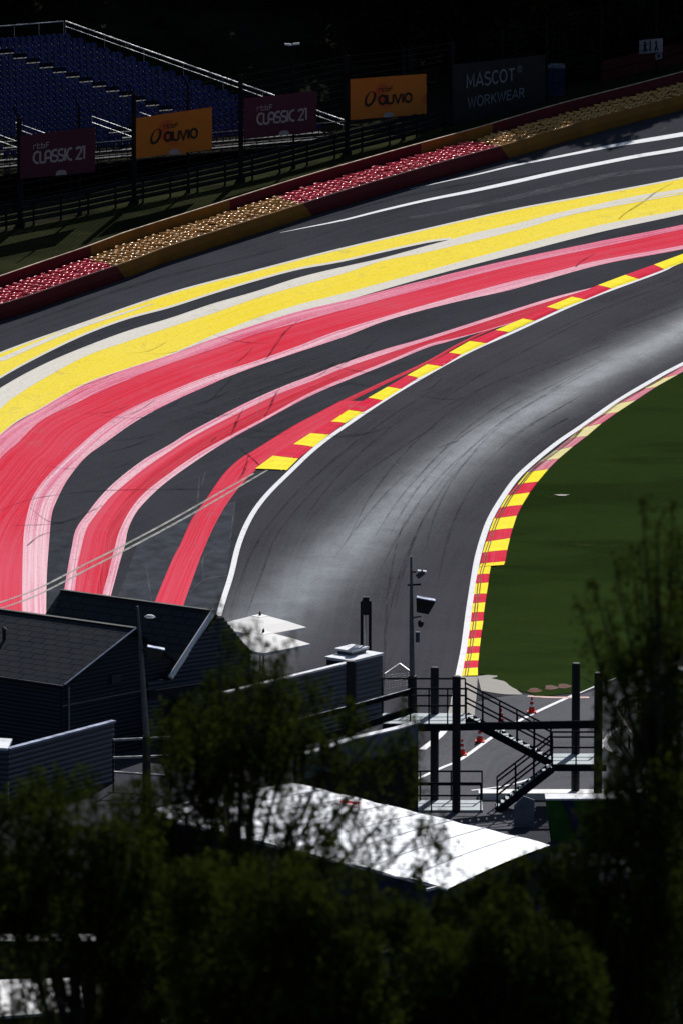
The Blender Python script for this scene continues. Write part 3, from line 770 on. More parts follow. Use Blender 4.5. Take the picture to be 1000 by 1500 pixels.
def stroke_text(root, P, o, text, u0, v0, h, W, Hh, width_u, mat, sw, name='lettering', d=.035):
    tot = sum(GLY[c][0] for c in text); mb = MB(); x = 0; sx = width_u/tot; lay = 0
    for c in text:
        adv, strokes = GLY[c]
        for st in strokes:
            lay = (lay+1) % 3
            pts = [((u0+(x+p[0])*sx)*W, (v0+p[1]*h)*Hh) for p in st]
            Lr, Rr = ribbon(pts, sw*h*Hh)
            vs = [P(q[0]/W, q[1]/Hh, d+.003*lay) for q in Lr]+[P(q[0]/W, q[1]/Hh, d+.003*lay) for q in Rr]; n_ = len(Lr)
            mb.add(vs, [(i, i+1, n_+i+1, n_+i) for i in range(n_-1)])
        x += adv
    return mb.build(name, mat, root, o)
def grommet_flap(root, P, o, mat, u=.5):
    mb = MB(); pts = [(u-.075,0),(u-.065,.07)]+[(u+.065*math.cos(a), .07+.045*math.sin(a)) for a in np.linspace(math.pi, 0, 7)]+[(u+.075,0)]
    mb.add([P(x, y+.005, .04) for x, y in pts], [tuple(range(len(pts)))]); mb.build('pale_tab', mat, root, o)
def classic(px0, px1, c, label):
    root, P, W, Hh, o = banner_thing(px0, px1, *c, M['purple'], label)
    stroke_text(root, P, o, 'rtbf', .17, .66, .085, W, Hh, .22, M['logo_grey'], .22)
    stroke_text(root, P, o, 'CLASSIC 21', .17, .33, .26, W, Hh, .70, M['logo_grey'], .20)
    grommet_flap(root, P, o, M['logo_grey'], .54)
def auvio(px0, px1, c, label):
    root, P, W, Hh, o = banner_thing(px0, px1, *c, M['orange'], label)
    stroke_text(root, P, o, 'rtbf', .36, .64, .075, W, Hh, .20, M['logo_dark'], .25)
    stroke_text(root, P, o, 'auvio', .365, .33, .22, W, Hh, .45, M['logo_dark'], .25)
    mb = MB(); n_ = 24; vs = []
    for k_ in range(n_):
        a = 2*math.pi*k_/n_; 
        for rr, sc, sh in ((1,1,0),(.62,.78,.06)):
            x = math.cos(a)*.068*(rr); y = math.sin(a)*.185*sc; x += y*.16; vs.append(P(.255+x, .48+y+sh*.4, .04))
    mb.add(vs, [(2*k_, (2*k_+2)%(2*n_), (2*k_+3)%(2*n_), 2*k_+1) for k_ in range(n_)]); mb.build('ring_emblem', M['logo_dark'], root, o)
    grommet_flap(root, P, o, M['logo_grey'], .49)
classic(30, 140, (199,186,262,252), 'purple CLASSIC 21 banner at the left edge, lowest on the fence')
auvio(200, 311, (173,157,232,219), 'orange auvio banner in front of the blue grandstand seats')
classic(358, 464, (144,133,204,193), 'purple CLASSIC 21 banner between the two orange banners')
auvio(513, 624, (116,108,176,167), 'orange auvio banner right of the grandstand, next to the black board')
root, P, W, Hh, o = banner_thing(662, 798, 95, 80, 188, 156, M['blackboard'], 'large black board reading MASCOT WORKWEAR in grey letters', 'advertising_board')
GLY.update({'M': (.86, [[(.06,0),(.06,.97),(.36,.25),(.66,.97),(.66,0)]]), 'O': (.80, [arc(.34,.5,.30,.48,0,360,20)]), 'T': (.66, [[(.0,.95),(.56,.95)], [(.28,.93),(.28,0)]]),
 'W': (.98, [[(.0,1),(.2,.03),(.42,.9),(.64,.03),(.84,1)]]), 'R': (.70, [[(.06,0),(.06,.95),(.34,.95),(.5,.86),(.5,.6),(.34,.48),(.08,.48)], [(.30,.47),(.54,0)]]),
 'K': (.70, [[(.06,0),(.06,1)], [(.54,1),(.1,.45)], [(.22,.56),(.56,0)]]), 'E': (.60, [[(.50,.95),(.06,.95),(.06,.05),(.50,.05)], [(.08,.5),(.44,.5)]]),
 'a_': (0, [])})
GLY['A'] = (.74, [[(.0,0),(.31,.98),(.62,0)], [(.11,.3),(.51,.3)]]); GLY['S'] = (.66, [arc(.29,.74,.24,.23,35,200,7)+[(.2,.53)]+arc(.29,.25,.25,.24,60,-150,9)]); GLY['C'] = (.70, [arc(.34,.5,.29,.48,45,315,14)])
stroke_text(root, P, o, 'MASCOT', .145, .60, .22, W, Hh, .53, M['logo_white'], .155)
stroke_text(root, P, o, 'WORKWEAR', .16, .27, .17, W, Hh, .62, M['logo_white'], .14)
GLY['reg'] = (1, [arc(.5,.5,.48,.48,0,360,16)]); GLY['x'] = (1, [arc(.5,.5,.48,.5,0,360,16), [(.34,.2),(.34,.8),(.56,.8),(.62,.66),(.54,.5),(.36,.5)], [(.5,.49),(.66,.2)]])
stroke_text(root, P, o, 'x', .69, .735, .115, W, Hh, .055, M['logo_white'], .10)

# ------------------------------------------------------------------ grandstand
SZ = 15.5; g0 = at(0,245,SZ); g1 = at(500,201,SZ)
rd = (g1-g0).normalized(); pd = Vector((-rd.y, rd.x, 0)); RISE_, TREAD, SHEAR, NR = .28, .80, -.52, 21
gs = thing('grandstand', 'open grandstand with rows of folded blue seats behind the fence', 'grandstand', Vector((g0.x, g0.y, T(g0.x, g0.y))))
gso = gs.location.copy(); LEFT = 26.0
def sp_(r_, s, dz=0, dp=0):  # row r, distance s to the left of the right end
    return g1+pd*(TREAD*r_+dp)+rd*(SHEAR*r_-s)+Vector((0,0,RISE_*r_+dz))
mb = MB()
for r_ in range(NR):
    a, b = sp_(r_, 0), sp_(r_, LEFT+10); 
    mb.box8([b+Vector((0,0,-.12)), a+Vector((0,0,-.12)), a+pd*TREAD+Vector((0,0,-.12)), b+pd*TREAD+Vector((0,0,-.12)), b, a, a+pd*TREAD, b+pd*TREAD])
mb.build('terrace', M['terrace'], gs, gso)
def seat_geo():
    vs = []; fs = []; 
    # curved backrest shell and folded pan (local x along row, y backwards, z up)
    mb = MB(); n = 5
    for side, y0 in ((0, .0), (1, .035)):
        for j in range(4):
            for i in range(n):
                x = -.21+.42*i/(n-1); z = .34+.32*j/3; curve = -.05*(1-(x/.21)**2)
                mb.v.append((x*(1-.12*(j == 3)), .30+y0-curve*-1+.03*j, z-(.03*(abs(x) > .15) if j == 3 else 0)))
    k_ = 4*n
    for j in range(3):
        for i in range(n-1):
            q = (j*n+i, j*n+i+1, (j+1)*n+i+1, (j+1)*n+i); mb.f.append(q); mb.f.append(tuple(x+k_ for x in q[::-1])); mb.mi += [0,0]
    for i in range(n-1): mb.f.append((3*n+i, 3*n+i+1, k_+3*n+i+1, k_+3*n+i)); mb.mi.append(0)
    mb.box((0,.21,.44), (.36,.05,.26), (Vector((1,0,0)), Vector((0,.98,-.17)), Vector((0,.17,.98))))
    mb.box((0,.26,.16), (.06,.05,.32))
    return mb
sg = seat_geo(); sgv = np.array(sg.v); sgf = sg.f
seat_me = sg.build('seat', M['seat']).data
tmp = [o_ for o_ in col.objects if o_.data == seat_me][0]; bpy.data.objects.remove(tmp)
ang = math.atan2(rd.y, rd.x); ca, sa = math.cos(ang), math.sin(ang)
places = []
for r_ in range(1, NR):
    s = .55
    while s < LEFT+(r_*0):
        a_s = 7.2 if r_ >= 6 else 999
        if abs(s-7.4) < .45 and r_ >= 6: s += .52; continue
        if r_ < 6 and (11.2 < s < 15.5 or 21 < s < 24.5) and r_ < 4: s += .52; continue
        p = sp_(r_, s); px = 500+FPX*p.x/(p.y*cp+(CH-p.z)*sp)
        if px < -60: break
        places.append((p, px)); s += .52
places.sort(key=lambda t: t[0].y)
vis = [p for p, px in places if 0 < px < 470]; one = vis[:100]; rest = vis[100:]+[p for p, px in places if not (0 < px < 470)]
for p in one:
    o_ = bpy.data.objects.new('seat', seat_me); col.objects.link(o_); o_.parent = gs; o_.location = p-gso; o_.rotation_euler = (0,0,ang)
mb = MB(); rot = np.array([[ca,-sa,0],[sa,ca,0],[0,0,1]])
for p in rest: mb.add(sgv@rot.T+np.array(p[:]), sgf)
o_ = mb.build('seat_rows', M['seat'], gs, gso); o_['kind'] = 'stuff'
# aisle half steps
for r_ in range(6, NR):
    mb = MB(); c_ = sp_(r_, 7.4)+pd*(.62)+Vector((0,0,.07)); mb.box(c_, (.62,.26,.12), (rd, pd, Vector((0,0,1)))); mb.build('aisle_step', M['tread'], gs, gso)
# rails
mb = MB()
A0, A1 = sp_(0,-.15,1.15), sp_(NR,-.15,1.15)
mb.tube([A0, A1], .045, 6); mb.tube([A0-Vector((0,0,.35)), A1-Vector((0,0,.35))], .025, 6)
for r_ in range(0, NR+1, 3): mb.tube([sp_(r_,-.15,-.2), sp_(r_,-.15,1.13)], .014, 6)
mb.build('side_railing', M['rail'], gs, gso)
mb = MB()
B1 = sp_(NR, LEFT+6, 1.0); mb.tube([sp_(NR,0,1.15), B1], .04, 6)
for s in np.arange(0, LEFT+6, 2.0): mb.tube([sp_(NR,s,-.2), sp_(NR,s,1.12)], .025, 6)
mb.build('back_railing', M['galv'], gs, gso)
mb = MB()
for z_ in (1.05, .15, -.25):
    mb.bar(sp_(0,-.2,z_,-.1), sp_(0,LEFT+4,z_,-.1), .05 if z_ > 1 else .09)
for s in np.arange(0, LEFT+4, 1.4): mb.bar(sp_(0,s,-.6,-.1), sp_(0,s,1.05,-.1), .04)
mb.build('front_railing', M['fr'], gs, gso)
mb = MB()
for s0 in (11.4, 15.2, 21.2, 24.4):
    for z_ in (1.0,.6): mb.tube([sp_(.6,s0,z_), sp_(4.6,s0,z_)], .016, 5)
    mb.tube([sp_(.6,s0,0), sp_(.6,s0,1)], .022, 5); mb.tube([sp_(4.6,s0,0), sp_(4.6,s0,1)], .022, 5)
mb.build('gangway_rail', M['galv'], gs, gso)
for s in np.arange(.2, LEFT+4, 2.4):
    for dp, r_ in ((0,0),(TREAD*7,7),(TREAD*14,14),(TREAD*20,20)):
        top = sp_(r_, s, -.12); mb = MB(); mb.bar(Vector((top.x, top.y, T(top.x, top.y)-.1)), top, .1); mb.build('support_post', M['steel'], gs, gso)
    mb = MB(); q = sp_(0,s); mb.bar(Vector((q.x, q.y, T(q.x, q.y))), sp_(7,s,-.2), .06); mb.build('brace', M['steel'], gs, gso)

# ------------------------------------------------------------------ things behind the fence
def lamp_post_far():
    b = ground(428,150); b = Vector((at_y(428,140,462).x, 462, T(at_y(428,140,462).x, 462))); top = at_y(428,66,462)
    r_ = thing('lamp_post', 'thin lamp post with twin lamp heads behind the purple banner', 'lamp post', b)
    mb = MB(); mb.tube([b, top], [.09,.05], 8); mb.build('pole', M['steel'], r_, b)
    for sx in (-1, 1):
        mb = MB(); mb.box(top+Vector((sx*.28,-.02,.06+.02*sx)), (.45,.26,.12), (Vector((1,0,.08*sx)).normalized(), Vector((0,1,0)), Vector((0,0,1)))); mb.bar(top, top+Vector((sx*.2,0,.05)), .05)
        mb.build('lamp_head', M['lamp'], r_, b)
lamp_post_far()
def bin_far():
    c = at_y(820,138,449.5); b = Vector((c.x, fenceY(c.x)+1.6, 0)); b.z = T(b.x, b.y)
    r_ = thing('blue_container', 'blue box with pale lid behind the fence, right of the black board', 'container', b)
    mb = MB(); mb.box(b+Vector((0,0,.95)), (1.2,.9,1.9)); mb.build('body', M['blue'], r_, b)
    mb = MB(); mb.box(b+Vector((0,0,1.98)), (1.3,1.0,.14)); mb.box(b+Vector((.1,0,2.1)), (.9,.7,.1)); mb.build('lid', M['logo_white'], r_, b)
    mb = MB()
    for z_ in (.5,1.0,1.5): mb.box(b+Vector((0,-.47,z_)), (1.22,.04,.06))
    mb.build('ridge', M['blue'], r_, b)
bin_far()
def signs_far():
    for (x0,x1,y0,y1,lab,marks) in ((935,970,59,79,'pale information sign with dark figures on the fence at upper right', True),(959,969,79,88,'small square pale sign just below the figure sign', False)):
        a = fence_at((x0+x1)/2, -.15); q = [at_y(x0,y1,a.y), at_y(x1,y1-3,a.y), at_y(x1,y0-3,a.y), at_y(x0,y0,a.y)]
        c = (q[0]+q[1])/2; r_ = thing('information_sign', lab, 'sign', c, 'signs on the fence')
        mb = MB(); back = [v+Vector((0,.04,0)) for v in q]; mb.add(q+back, [(0,1,2,3),(7,6,5,4),(0,4,5,1),(1,5,6,2),(2,6,7,3),(3,7,4,0)]); mb.build('plate', M['logo_grey'], r_, c)
        w_, h_ = (q[1]-q[0]), (q[3]-q[0]); mb = MB()
        def pt(u, v): return q[0]+w_*u+h_*v+Vector((0,-.02,0))
        if marks:
            mb.add([pt(.12+.0*u,0+.1) for u in (0,)], [])
            for cx, sgn in ((.25,1),(.72,-1)):
                mb.add([pt(cx+.05*math.cos(a_), .78+.09*math.sin(a_)) for a_ in np.linspace(0,2*math.pi,8,endpoint=False)], [tuple(range(8))])
                mb.add([pt(cx-.05,.4), pt(cx+.05,.4), pt(cx+.06*sgn,.68), pt(cx-.04*sgn,.68)], [(0,1,2,3)])
                mb.add([pt(cx-.09,.1), pt(cx-.03,.1), pt(cx+.02,.39), pt(cx-.04,.39)], [(0,1,2,3)]); mb.add([pt(cx+.05,.12), pt(cx+.11,.12), pt(cx+.05,.385), pt(cx,.385)], [(0,1,2,3)])
            mb.add([pt(.44,.1), pt(.5,.1), pt(.5,.9), pt(.44,.9)], [(0,1,2,3)])
        else: mb.add([pt(.3,.25), pt(.7,.25), pt(.7,.75), pt(.3,.75)], [(0,1,2,3)])
        mb.build('pictogram', M['logo_dark'], r_, c)
signs_far()
# low red wall behind the fence at the right
r_ = thing('red_wall', 'low dark red wall behind the fence at the upper right', 'wall', fence_at(960, 2.2)); ro = r_.location.copy()
for z0, z1, nm in ((0,.75,'lower_board'),(.8,1.5,'upper_board')):
    mb = MB()
    for px in range(880, 1120, 20):
        a, b = fence_at(px, 2.2), fence_at(px+20, 2.2); mb.box8([a+Vector((0,0,z0)), b+Vector((0,0,z0)), b+Vector((0,.2,z0)), a+Vector((0,.2,z0)), a+Vector((0,0,z1)), b+Vector((0,0,z1)), b+Vector((0,.2,z1)), a+Vector((0,.2,z1))])
    mb.build(nm, M['redwall'], r_, ro)

# ------------------------------------------------------------------ buildings in the paddock
def corr(mb, l, r, z0, z1, n, lf=None, pitch=.22, dep=.05):
    """horizontal corrugated sheet between plan points l and r; lf(z)->(u0,u1) clips it"""
    l, r = Vector((l[0], l[1], 0)), Vector((r[0], r[1], 0)); n = Vector((n[0], n[1], 0)).normalized()
    k_ = max(1, int(round((z1-z0)/pitch))); zs = []
    for i in range(k_):
        a = z0+(z1-z0)*i/k_; h = (z1-z0)/k_
        zs += [(a, 0), (a+h*.35, dep), (a+h*.65, dep)]
    zs.append((z1, 0)); vs = []
    for z, d in zs:
        u0, u1 = lf(z) if lf else (0, 1)
        vs += [l.lerp(r, u0)+n*d+Vector((0,0,z)), l.lerp(r, u1)+n*d+Vector((0,0,z))]
    mb.add(vs, [(2*i, 2*i+1, 2*i+3, 2*i+2) for i in range(len(zs)-1)])
def roof_slab(root, o, name, p_eave0, p_eave1, p_ridge1, p_ridge0, th=.12):
    nrm = (p_eave1-p_eave0).cross(p_ridge0-p_eave0).normalized()
    if nrm.z < 0: nrm = -nrm
    q = [p_eave0, p_eave1, p_ridge1, p_ridge0]; mb = MB()
    mb.v = [tuple(v-nrm*th) for v in q]+[tuple(v) for v in q]
    mb.f = [(3,2,1,0),(4,5,6,7),(0,1,5,4),(1,2,6,5),(2,3,7,6),(3,0,4,7)]; mb.mi = [0]*6
    L_ = (p_eave1-p_eave0).length; S_ = (p_ridge0-p_eave0).length
    ob = mb.build(name, M['roof'], root, o, uvs=[(0,0),(L_,0),(L_,S_),(0,S_)]*2); return ob
# building A (left, front)
e0 = at(90,1003,4.0); ap = at(195,920,6.2); e1 = at(262,970,4.0)
ax = (at(0,893,6.2)-ap).normalized(); LA = 22
ra = thing('grey_cabin', 'dark clad cabin with slate gable roof at the left edge', 'building', Vector((e0.x, e0.y, 0))); rao = ra.location.copy()
roof_slab(ra, rao, 'roof', e0-ax*.2, e0+ax*LA, ap+ax*LA, ap-ax*.2); roof_slab(ra, rao, 'roof', e1-ax*.2, e1+ax*LA, ap+ax*LA+Vector((0,0,-.01)), ap-ax*.2+Vector((0,0,-.01)))
bd = (e1-e0); wl_ = bd.length; gn = Vector((bd.y, -bd.x, 0)).normalized(); gn = gn if gn.y < 0 else -gn
mb = MB()
def gclip(z): 
    if z <= 3.3: return (-.01, .80)
    if z <= 4.0: return (-.01, .97)
    t = (z-4.0)/2.2; uap = (ap-e0).dot(bd)/bd.dot(bd); return (.03+(uap-.03)*t, min(.97, 1+(uap-1)*t))
corr(mb, e0, e1, 0, 2.9, gn, gclip, .20, .03); corr(mb, e0, e1, 2.95, 6.0, gn, gclip, .20, .03)
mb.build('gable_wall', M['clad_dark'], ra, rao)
mb = MB(); mb.bar(e0+gn*.05+Vector((0,0,-1.08)), e0.lerp(e1,.8)+gn*.05+Vector((0,0,-1.08)), .06, .05); mb.build('wall_band', M['clad'], ra, rao)
mb = MB(); en = Vector((-ax.y, ax.x, 0)); en = en if en.y < 0 else -en
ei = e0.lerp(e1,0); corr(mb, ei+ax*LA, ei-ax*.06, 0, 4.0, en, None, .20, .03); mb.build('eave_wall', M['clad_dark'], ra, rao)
mb = MB(); mb.bar(e0-ax*.22+Vector((0,0,.03)), ap-ax*.22+Vector((0,0,.03)), .07, .05); mb.build('verge_trim', M['trim_blue'], ra, rao)
mb = MB(); mb.tube([e0+en*.1-ax*.2+Vector((0,0,-.06)), e0+en*.1+ax*LA+Vector((0,0,-.06))], .07, 6); mb.build('gutter', M['clad_dark'], ra, rao)
mb = MB(); mb.bar(ap-ax*.1+Vector((0,0,.02)), ap+ax*LA+Vector((0,0,.02)), .25, .06); mb.build('ridge_cap', M['blackwood'], ra, rao)
mb = MB(); dp = e0.lerp(e1,.05)+gn*.12; mb.tube([Vector((dp.x,dp.y,0)), Vector((dp.x,dp.y,3.85))], .05, 6); mb.build('downpipe', M['trim_blue'], ra, rao)
mb = MB(); vp = e0.lerp(e1,.45)+gn*.08+Vector((0,0,-.2)); mb.box(vp, (.6,.08,.4), (bd.normalized(), gn, Vector((0,0,1))))
for q_ in range(4): mb.box(vp+gn*.06+Vector((0,0,-.15+.1*q_)), (.54,.05,.03), (bd.normalized(), gn, Vector((0,0,1))))
mb.build('vent_grille', M['clad'], ra, rao)
mb = MB(); vp = e0.lerp(ap,.55)+ax*6; mb.tube([vp, vp+Vector((0,0,.5)), vp+Vector((0,0,.55)), vp+Vector((0,0,.65))], [.09,.09,.16,.05], 8); mb.build('roof_vent', M['clad_dark'], ra, rao)
# building B (behind)
ap2 = at(310,895,6.3); f0 = at(250,986,3.75); f1 = at(372,960,4.0); 
# eave points from the traced verge directions
f0 = at(262,968,4.15)+(at(262,968,4.15)-ap2)*.35; f1 = at(367,955,4.1)
ax2 = (at(90,865,6.3)-ap2).normalized(); LB = (at(90,865,6.3)-ap2).length
rb = thing('grey_cabin', 'dark cabin behind with pale bargeboard and ribbed gable beside the umbrellas', 'building', Vector((f0.x, f0.y, 0))); rbo = rb.location.copy()
roof_slab(rb, rbo, 'roof', f0-ax2*.15, f0+ax2*LB, ap2+ax2*LB, ap2-ax2*.15); roof_slab(rb, rbo, 'roof', f1-ax2*.15, f1+ax2*LB, ap2+ax2*LB+Vector((0,0,-.01)), ap2-ax2*.15+Vector((0,0,-.01)))
mb = MB(); mb.tube([f0-ax2*.2+Vector((0,0,.05)), ap2-ax2*.2+Vector((0,0,.07))], .14, 8); mb.build('bargeboard', M['umbrella'], rb, rbo)
mb = MB(); mb.bar(ap2+Vector((0,0,.03)), ap2+ax2*LB+Vector((0,0,.03)), .2, .06); mb.build('ridge_cap', M['blackwood'], rb, rbo)
wl0 = at(219,1009,2.9); wl0 = Vector((wl0.x, wl0.y, 0)); 
bdir = Vector((f1.x-f0.x, f1.y-f0.y, 0)).normalized(); wl0 = Vector((f0.x, f0.y, 0))-bdir*1.2; wl1 = Vector((f1.x, f1.y, 0))
gn2 = Vector((bdir.y, -bdir.x, 0)); gn2 = gn2 if gn2.y < 0 else -gn2; wl = (wl1-wl0).length; uap = (Vector((ap2.x,ap2.y,0))-wl0).dot(bdir)/wl; uf = 1.2/wl
mb = MB()
def c2(z):
    if z < f0.z: return (0, 1)
    t = (z-f0.z)/(ap2.z-f0.z); return (uf+(uap-uf)*t, 1+(uap-1)*max(0, (z-f1.z)/(ap2.z-f1.z)))
corr(mb, wl0, wl1, 2.9, ap2.z-.15, gn2, c2, .22, .07); mb.build('ribbed_gable', M['clad'], rb, rbo)
mb = MB(); corr(mb, wl0, wl1, 0, 2.6, gn2, None, .22, .05); mb.build('lower_wall', M['clad'], rb, rbo)
mb = MB(); mb.bar(wl0+gn2*.1+Vector((0,0,2.75)), wl1+gn2*.1+Vector((0,0,2.75)), .12, .3); mb.build('fascia', M['clad_dark'], rb, rbo)
mb = MB(); c_ = wl0+bdir*1.9+gn2*.12+Vector((0,0,1.55)); mb.box(c_, (1.55,.1,1.7), (bdir, gn2, Vector((0,0,1)))); wd_ = mb.build('window', M['dark'], rb, rbo)
mb = MB(); 
for s_ in (-1,1): mb.box(c_+bdir*.8*s_, (.08,.16,1.78), (bdir, gn2, Vector((0,0,1)))); mb.box(c_+Vector((0,0,.87*s_)), (1.5,.16,.08), (bdir, gn2, Vector((0,0,1))))
mb.build('window_frame', M['blackwood'], wd_, None)
bpy.data.objects['window_frame'].location = -rbo
# building C, low clad terrace box bottom left
c0 = at(12,1098,3.0); c1 = at(167,1057,3.0); cd = (c1-c0).normalized(); cn = Vector((cd.y,-cd.x,0)); c9 = at(-120,1090,3.0)
rc = thing('screen_wall', 'ribbed blue grey screen wall with pale coping below the left cabin', 'wall', Vector((c0.x,c0.y,0))); rco = rc.location.copy()
mb = MB(); corr(mb, c0, c1, 0, 2.95, cn, None, .25, .05); mb.build('wall_sheet', M['clad'], rc, rco)
mb = MB(); corr(mb, c9, c0, 0, 2.95, Vector((-.3,-1,0)), None, .25, .05); mb.build('side_sheet', M['clad'], rc, rco)
mb = MB(); mb.bar(c0+Vector((0,.1,0)), c1+Vector((0,.1,0)), .3, .1); mb.build('coping', M['trim_blue'], rc, rco)
mb = MB(); mb.box8([c9+Vector((0,0,-.05)), c0+Vector((0,0,-.05)), c0+Vector((.1,2.2,-.05)), c9+Vector((0,2.2,-.05)), c9+Vector((0,0,.06)), c0+Vector((0,0,.06)), c0+Vector((.1,2.2,.06)), c9+Vector((0,2.2,.06))]); mb.build('coping', M['trim'], rc, rco)
# small railings between
rr_ = thing('hand_railing', 'low three bar metal railing beside the left floodlight pole', 'railing', Vector((at(165,1130,.5).x, at(165,1130,.5).y, 0))); ro = rr_.location.copy()
for i, (y0, y1) in enumerate(((1084,1080),(1110,1107),(1131,1137))):
    mb = MB(); zz = 2.6-.9*i; mb.bar(at(166,y0,zz), at(250,y1,zz), .09, .1); mb.build('rail', M['galv'], rr_, ro)
for px in (166, 210, 250):
    b = at(px, 1082, 2.6); mb = MB(); mb.bar(Vector((b.x,b.y,0)), b+Vector((0,0,.05)), .08); mb.build('post', M['steel'], rr_, ro)

# metal clad boxes by the track
h0, h1 = at(395,1000,3.2), at(510,972,3.2); hd = (h1-h0).normalized(); hn = Vector((hd.y,-hd.x,0))
rd1 = thing('screen_wall', 'ribbed dark screen wall with white coping behind the treetop, centre', 'wall', Vector((h0.x,h0.y,0))); o1 = rd1.location.copy()
hs = h0-hd*3.5
mb = MB(); corr(mb, hs, h1, 0, 3.15, hn, None, .24, .05); mb.build('wall_sheet', M['clad'], rd1, o1)
mb = MB(); mb.bar(hs+Vector((0,.12,.03)), h1+Vector((0,.12,.03)), .3, .08); mb.build('coping', M['trim'], rd1, o1)
mb = MB(); mb.box8([Vector((hs.x,hs.y+.3,0)), Vector((h1.x,h1.y+.3,0)), Vector((h1.x,h1.y+.4,0)), Vector((hs.x,hs.y+.4,0)), hs+Vector((0,.3,-.1)), h1+Vector((0,.3,-.1)), h1+Vector((0,.4,-.1)), hs+Vector((0,.4,-.1))]); mb.build('backing', M['clad_dark'], rd1, o1)
k0, k1 = at(515,969,3.3), at(559,958,3.3); kd = (k1-k0).normalized(); kn = Vector((kd.y,-kd.x,0)); kb = -kn
rk = thing('equipment_cabin', 'ribbed grey equipment cabin with pale lid beside the tall flue', 'cabin', Vector((k0.x,k0.y,0))); ko = rk.location.copy()
mb = MB(); corr(mb, k0+kd*.3, k1, 0, 3.2, kn, None, .24, .05); mb.build('front_wall', M['clad'], rk, ko)
mb = MB(); DK = 1.6
for a, b in ((k0, k0+kb*DK), (k1+kb*DK, k1)): 
    mb.box8([Vector((p_.x,p_.y,0)) for p_ in (a, b, b+kd*.05, a+kd*.05)]+[p_+Vector((0,0,-.1)) for p_ in (a, b, b+kd*.05, a+kd*.05)])
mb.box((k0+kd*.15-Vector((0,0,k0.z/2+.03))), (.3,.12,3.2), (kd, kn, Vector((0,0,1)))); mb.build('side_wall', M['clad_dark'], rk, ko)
mb = MB(); mb.box((k0+k1)/2+kb*DK/2+Vector((0,0,.0)), ((k1-k0).length+.12, DK+.15, .12), (kd, kn, Vector((0,0,1)))); mb.build('lid', M['trim'], rk, ko)
q0 = at(497,953,3.7); rq = thing('vent_box', 'small pale capped box behind the equipment cabin', 'box', Vector((q0.x,q0.y,0)))
qo = rq.location.copy(); qc = at(515,953,3.6); mb = MB(); mb.box(Vector((qc.x,qc.y+.6,1.8)), (1.15,.9,3.5), (kd, kn, Vector((0,0,1)))); mb.build('body', M['clad'], rq, qo)
mb = MB(); mb.box(Vector((qc.x,qc.y+.6,3.6)), (1.4,1.1,.1), (kd, kn, Vector((0,0,1)))); mb.build('cap', M['trim'], rq, qo)
# flue: two uprights with a glossy tube between and an arched top
fb = at(536,952,3.35); fy = fb.y+.5; t0, t1 = at_y(529.5,880,fy), at_y(541.5,880,fy); z_t = at_y(535,874,fy).z
rf = thing('flue', 'tall twin tube flue standing behind the equipment cabin', 'flue', Vector((fb.x, fy, 0))); rfo = rf.location.copy()
for xx in (t0.x, t1.x):
    mb = MB(); mb.tube([Vector((xx, fy, 0)), Vector((xx, fy, z_t-.25))], .075, 8); mb.build('upright', M['steel'], rf, rfo)
mb = MB(); xm = (t0.x+t1.x)/2
mb.tube([Vector((xm-.03, fy, 0)), Vector((xm-.03, fy, z_t-.9))], .055, 8); mb.build('inner_tube', M['galv'], rf, rfo)
mb = MB(); mb.box(Vector((xm, fy, z_t-.55)), (.42,.2,.75)); mb.box(Vector((xm, fy, z_t-.1)), (.34,.18,.18)); mb.build('head', M['black'], rf, rfo)

# rail fence with dark posts running to the staircase
rg = thing('barrier_rail', 'dark two beam rail on thick posts running to the steel staircase', 'railing', Vector((at(513,1110,0).x, at(513,1110,0).y, 0))); rgo = rg.location.copy()
Yr = lambda px: float(np.interp(px, [380,513,603], [311,313.5,315.5]))
for (pts, w_, h_, m_) in (([(380,1072),(459,1051),(513,1037),(603,1012)], .12, .2, M['trim_blue']), ([(380,1102),(459,1083),(517,1068),(603,1040)], .14, .32, M['steel'])):
    mb = MB()
    for a, b in zip(pts[:-1], pts[1:]): mb.bar(at_y(a[0],a[1],Yr(a[0])), at_y(b[0],b[1],Yr(b[0])), w_, h_)
    mb.build('beam', m_ if m_ != M['trim_blue'] else M['steel'], rg, rgo)
mb = MB(); pts = [(380,1069),(459,1048),(513,1034),(603,1009)]
for a, b in zip(pts[:-1], pts[1:]): mb.bar(at_y(a[0],a[1],Yr(a[0])+.05), at_y(b[0],b[1],Yr(b[0])+.05), .16, .03)
mb.build('beam_cap', M['galv'], rg, rgo)
for px, yt, wd in ((513,968,.42),(400,1030,.25)):
    t_ = at_y(px, yt, Yr(px)-.15); mb = MB(); mb.box(Vector((t_.x, t_.y, t_.z/2)), (wd,.3,t_.z)); mb.build('post', M['blackwood'], rg, rgo)
rw = thing('parapet_wall', 'low blue grey parapet wall with pale top below the dark rail', 'wall', Vector((at(520,1110,0).x, at(520,1110,0).y, 0))); rwo = rw.location.copy()
mb = MB(); cb = MB(); pts = [(430,1112),(477,1098),(513,1085),(582,1069),(612,1060)]
for a, b in zip(pts[:-1], pts[1:]):
    p0, p1 = at_y(a[0],a[1],307+(a[0]-430)*.02), at_y(b[0],b[1],307+(b[0]-430)*.02)
    dn = Vector((0,0,-1.1)); mb.box8([p0+dn, p1+dn, p1+dn+Vector((0,.4,0)), p0+dn+Vector((0,.4,0)), p0, p1, p1+Vector((0,.4,0)), p0+Vector((0,.4,0))])
    cb.bar(p0+Vector((0,.2,.04)), p1+Vector((0,.2,.04)), .45, .07)
mb.build('wall', M['bluegrey'], rw, rwo)
mb = MB()
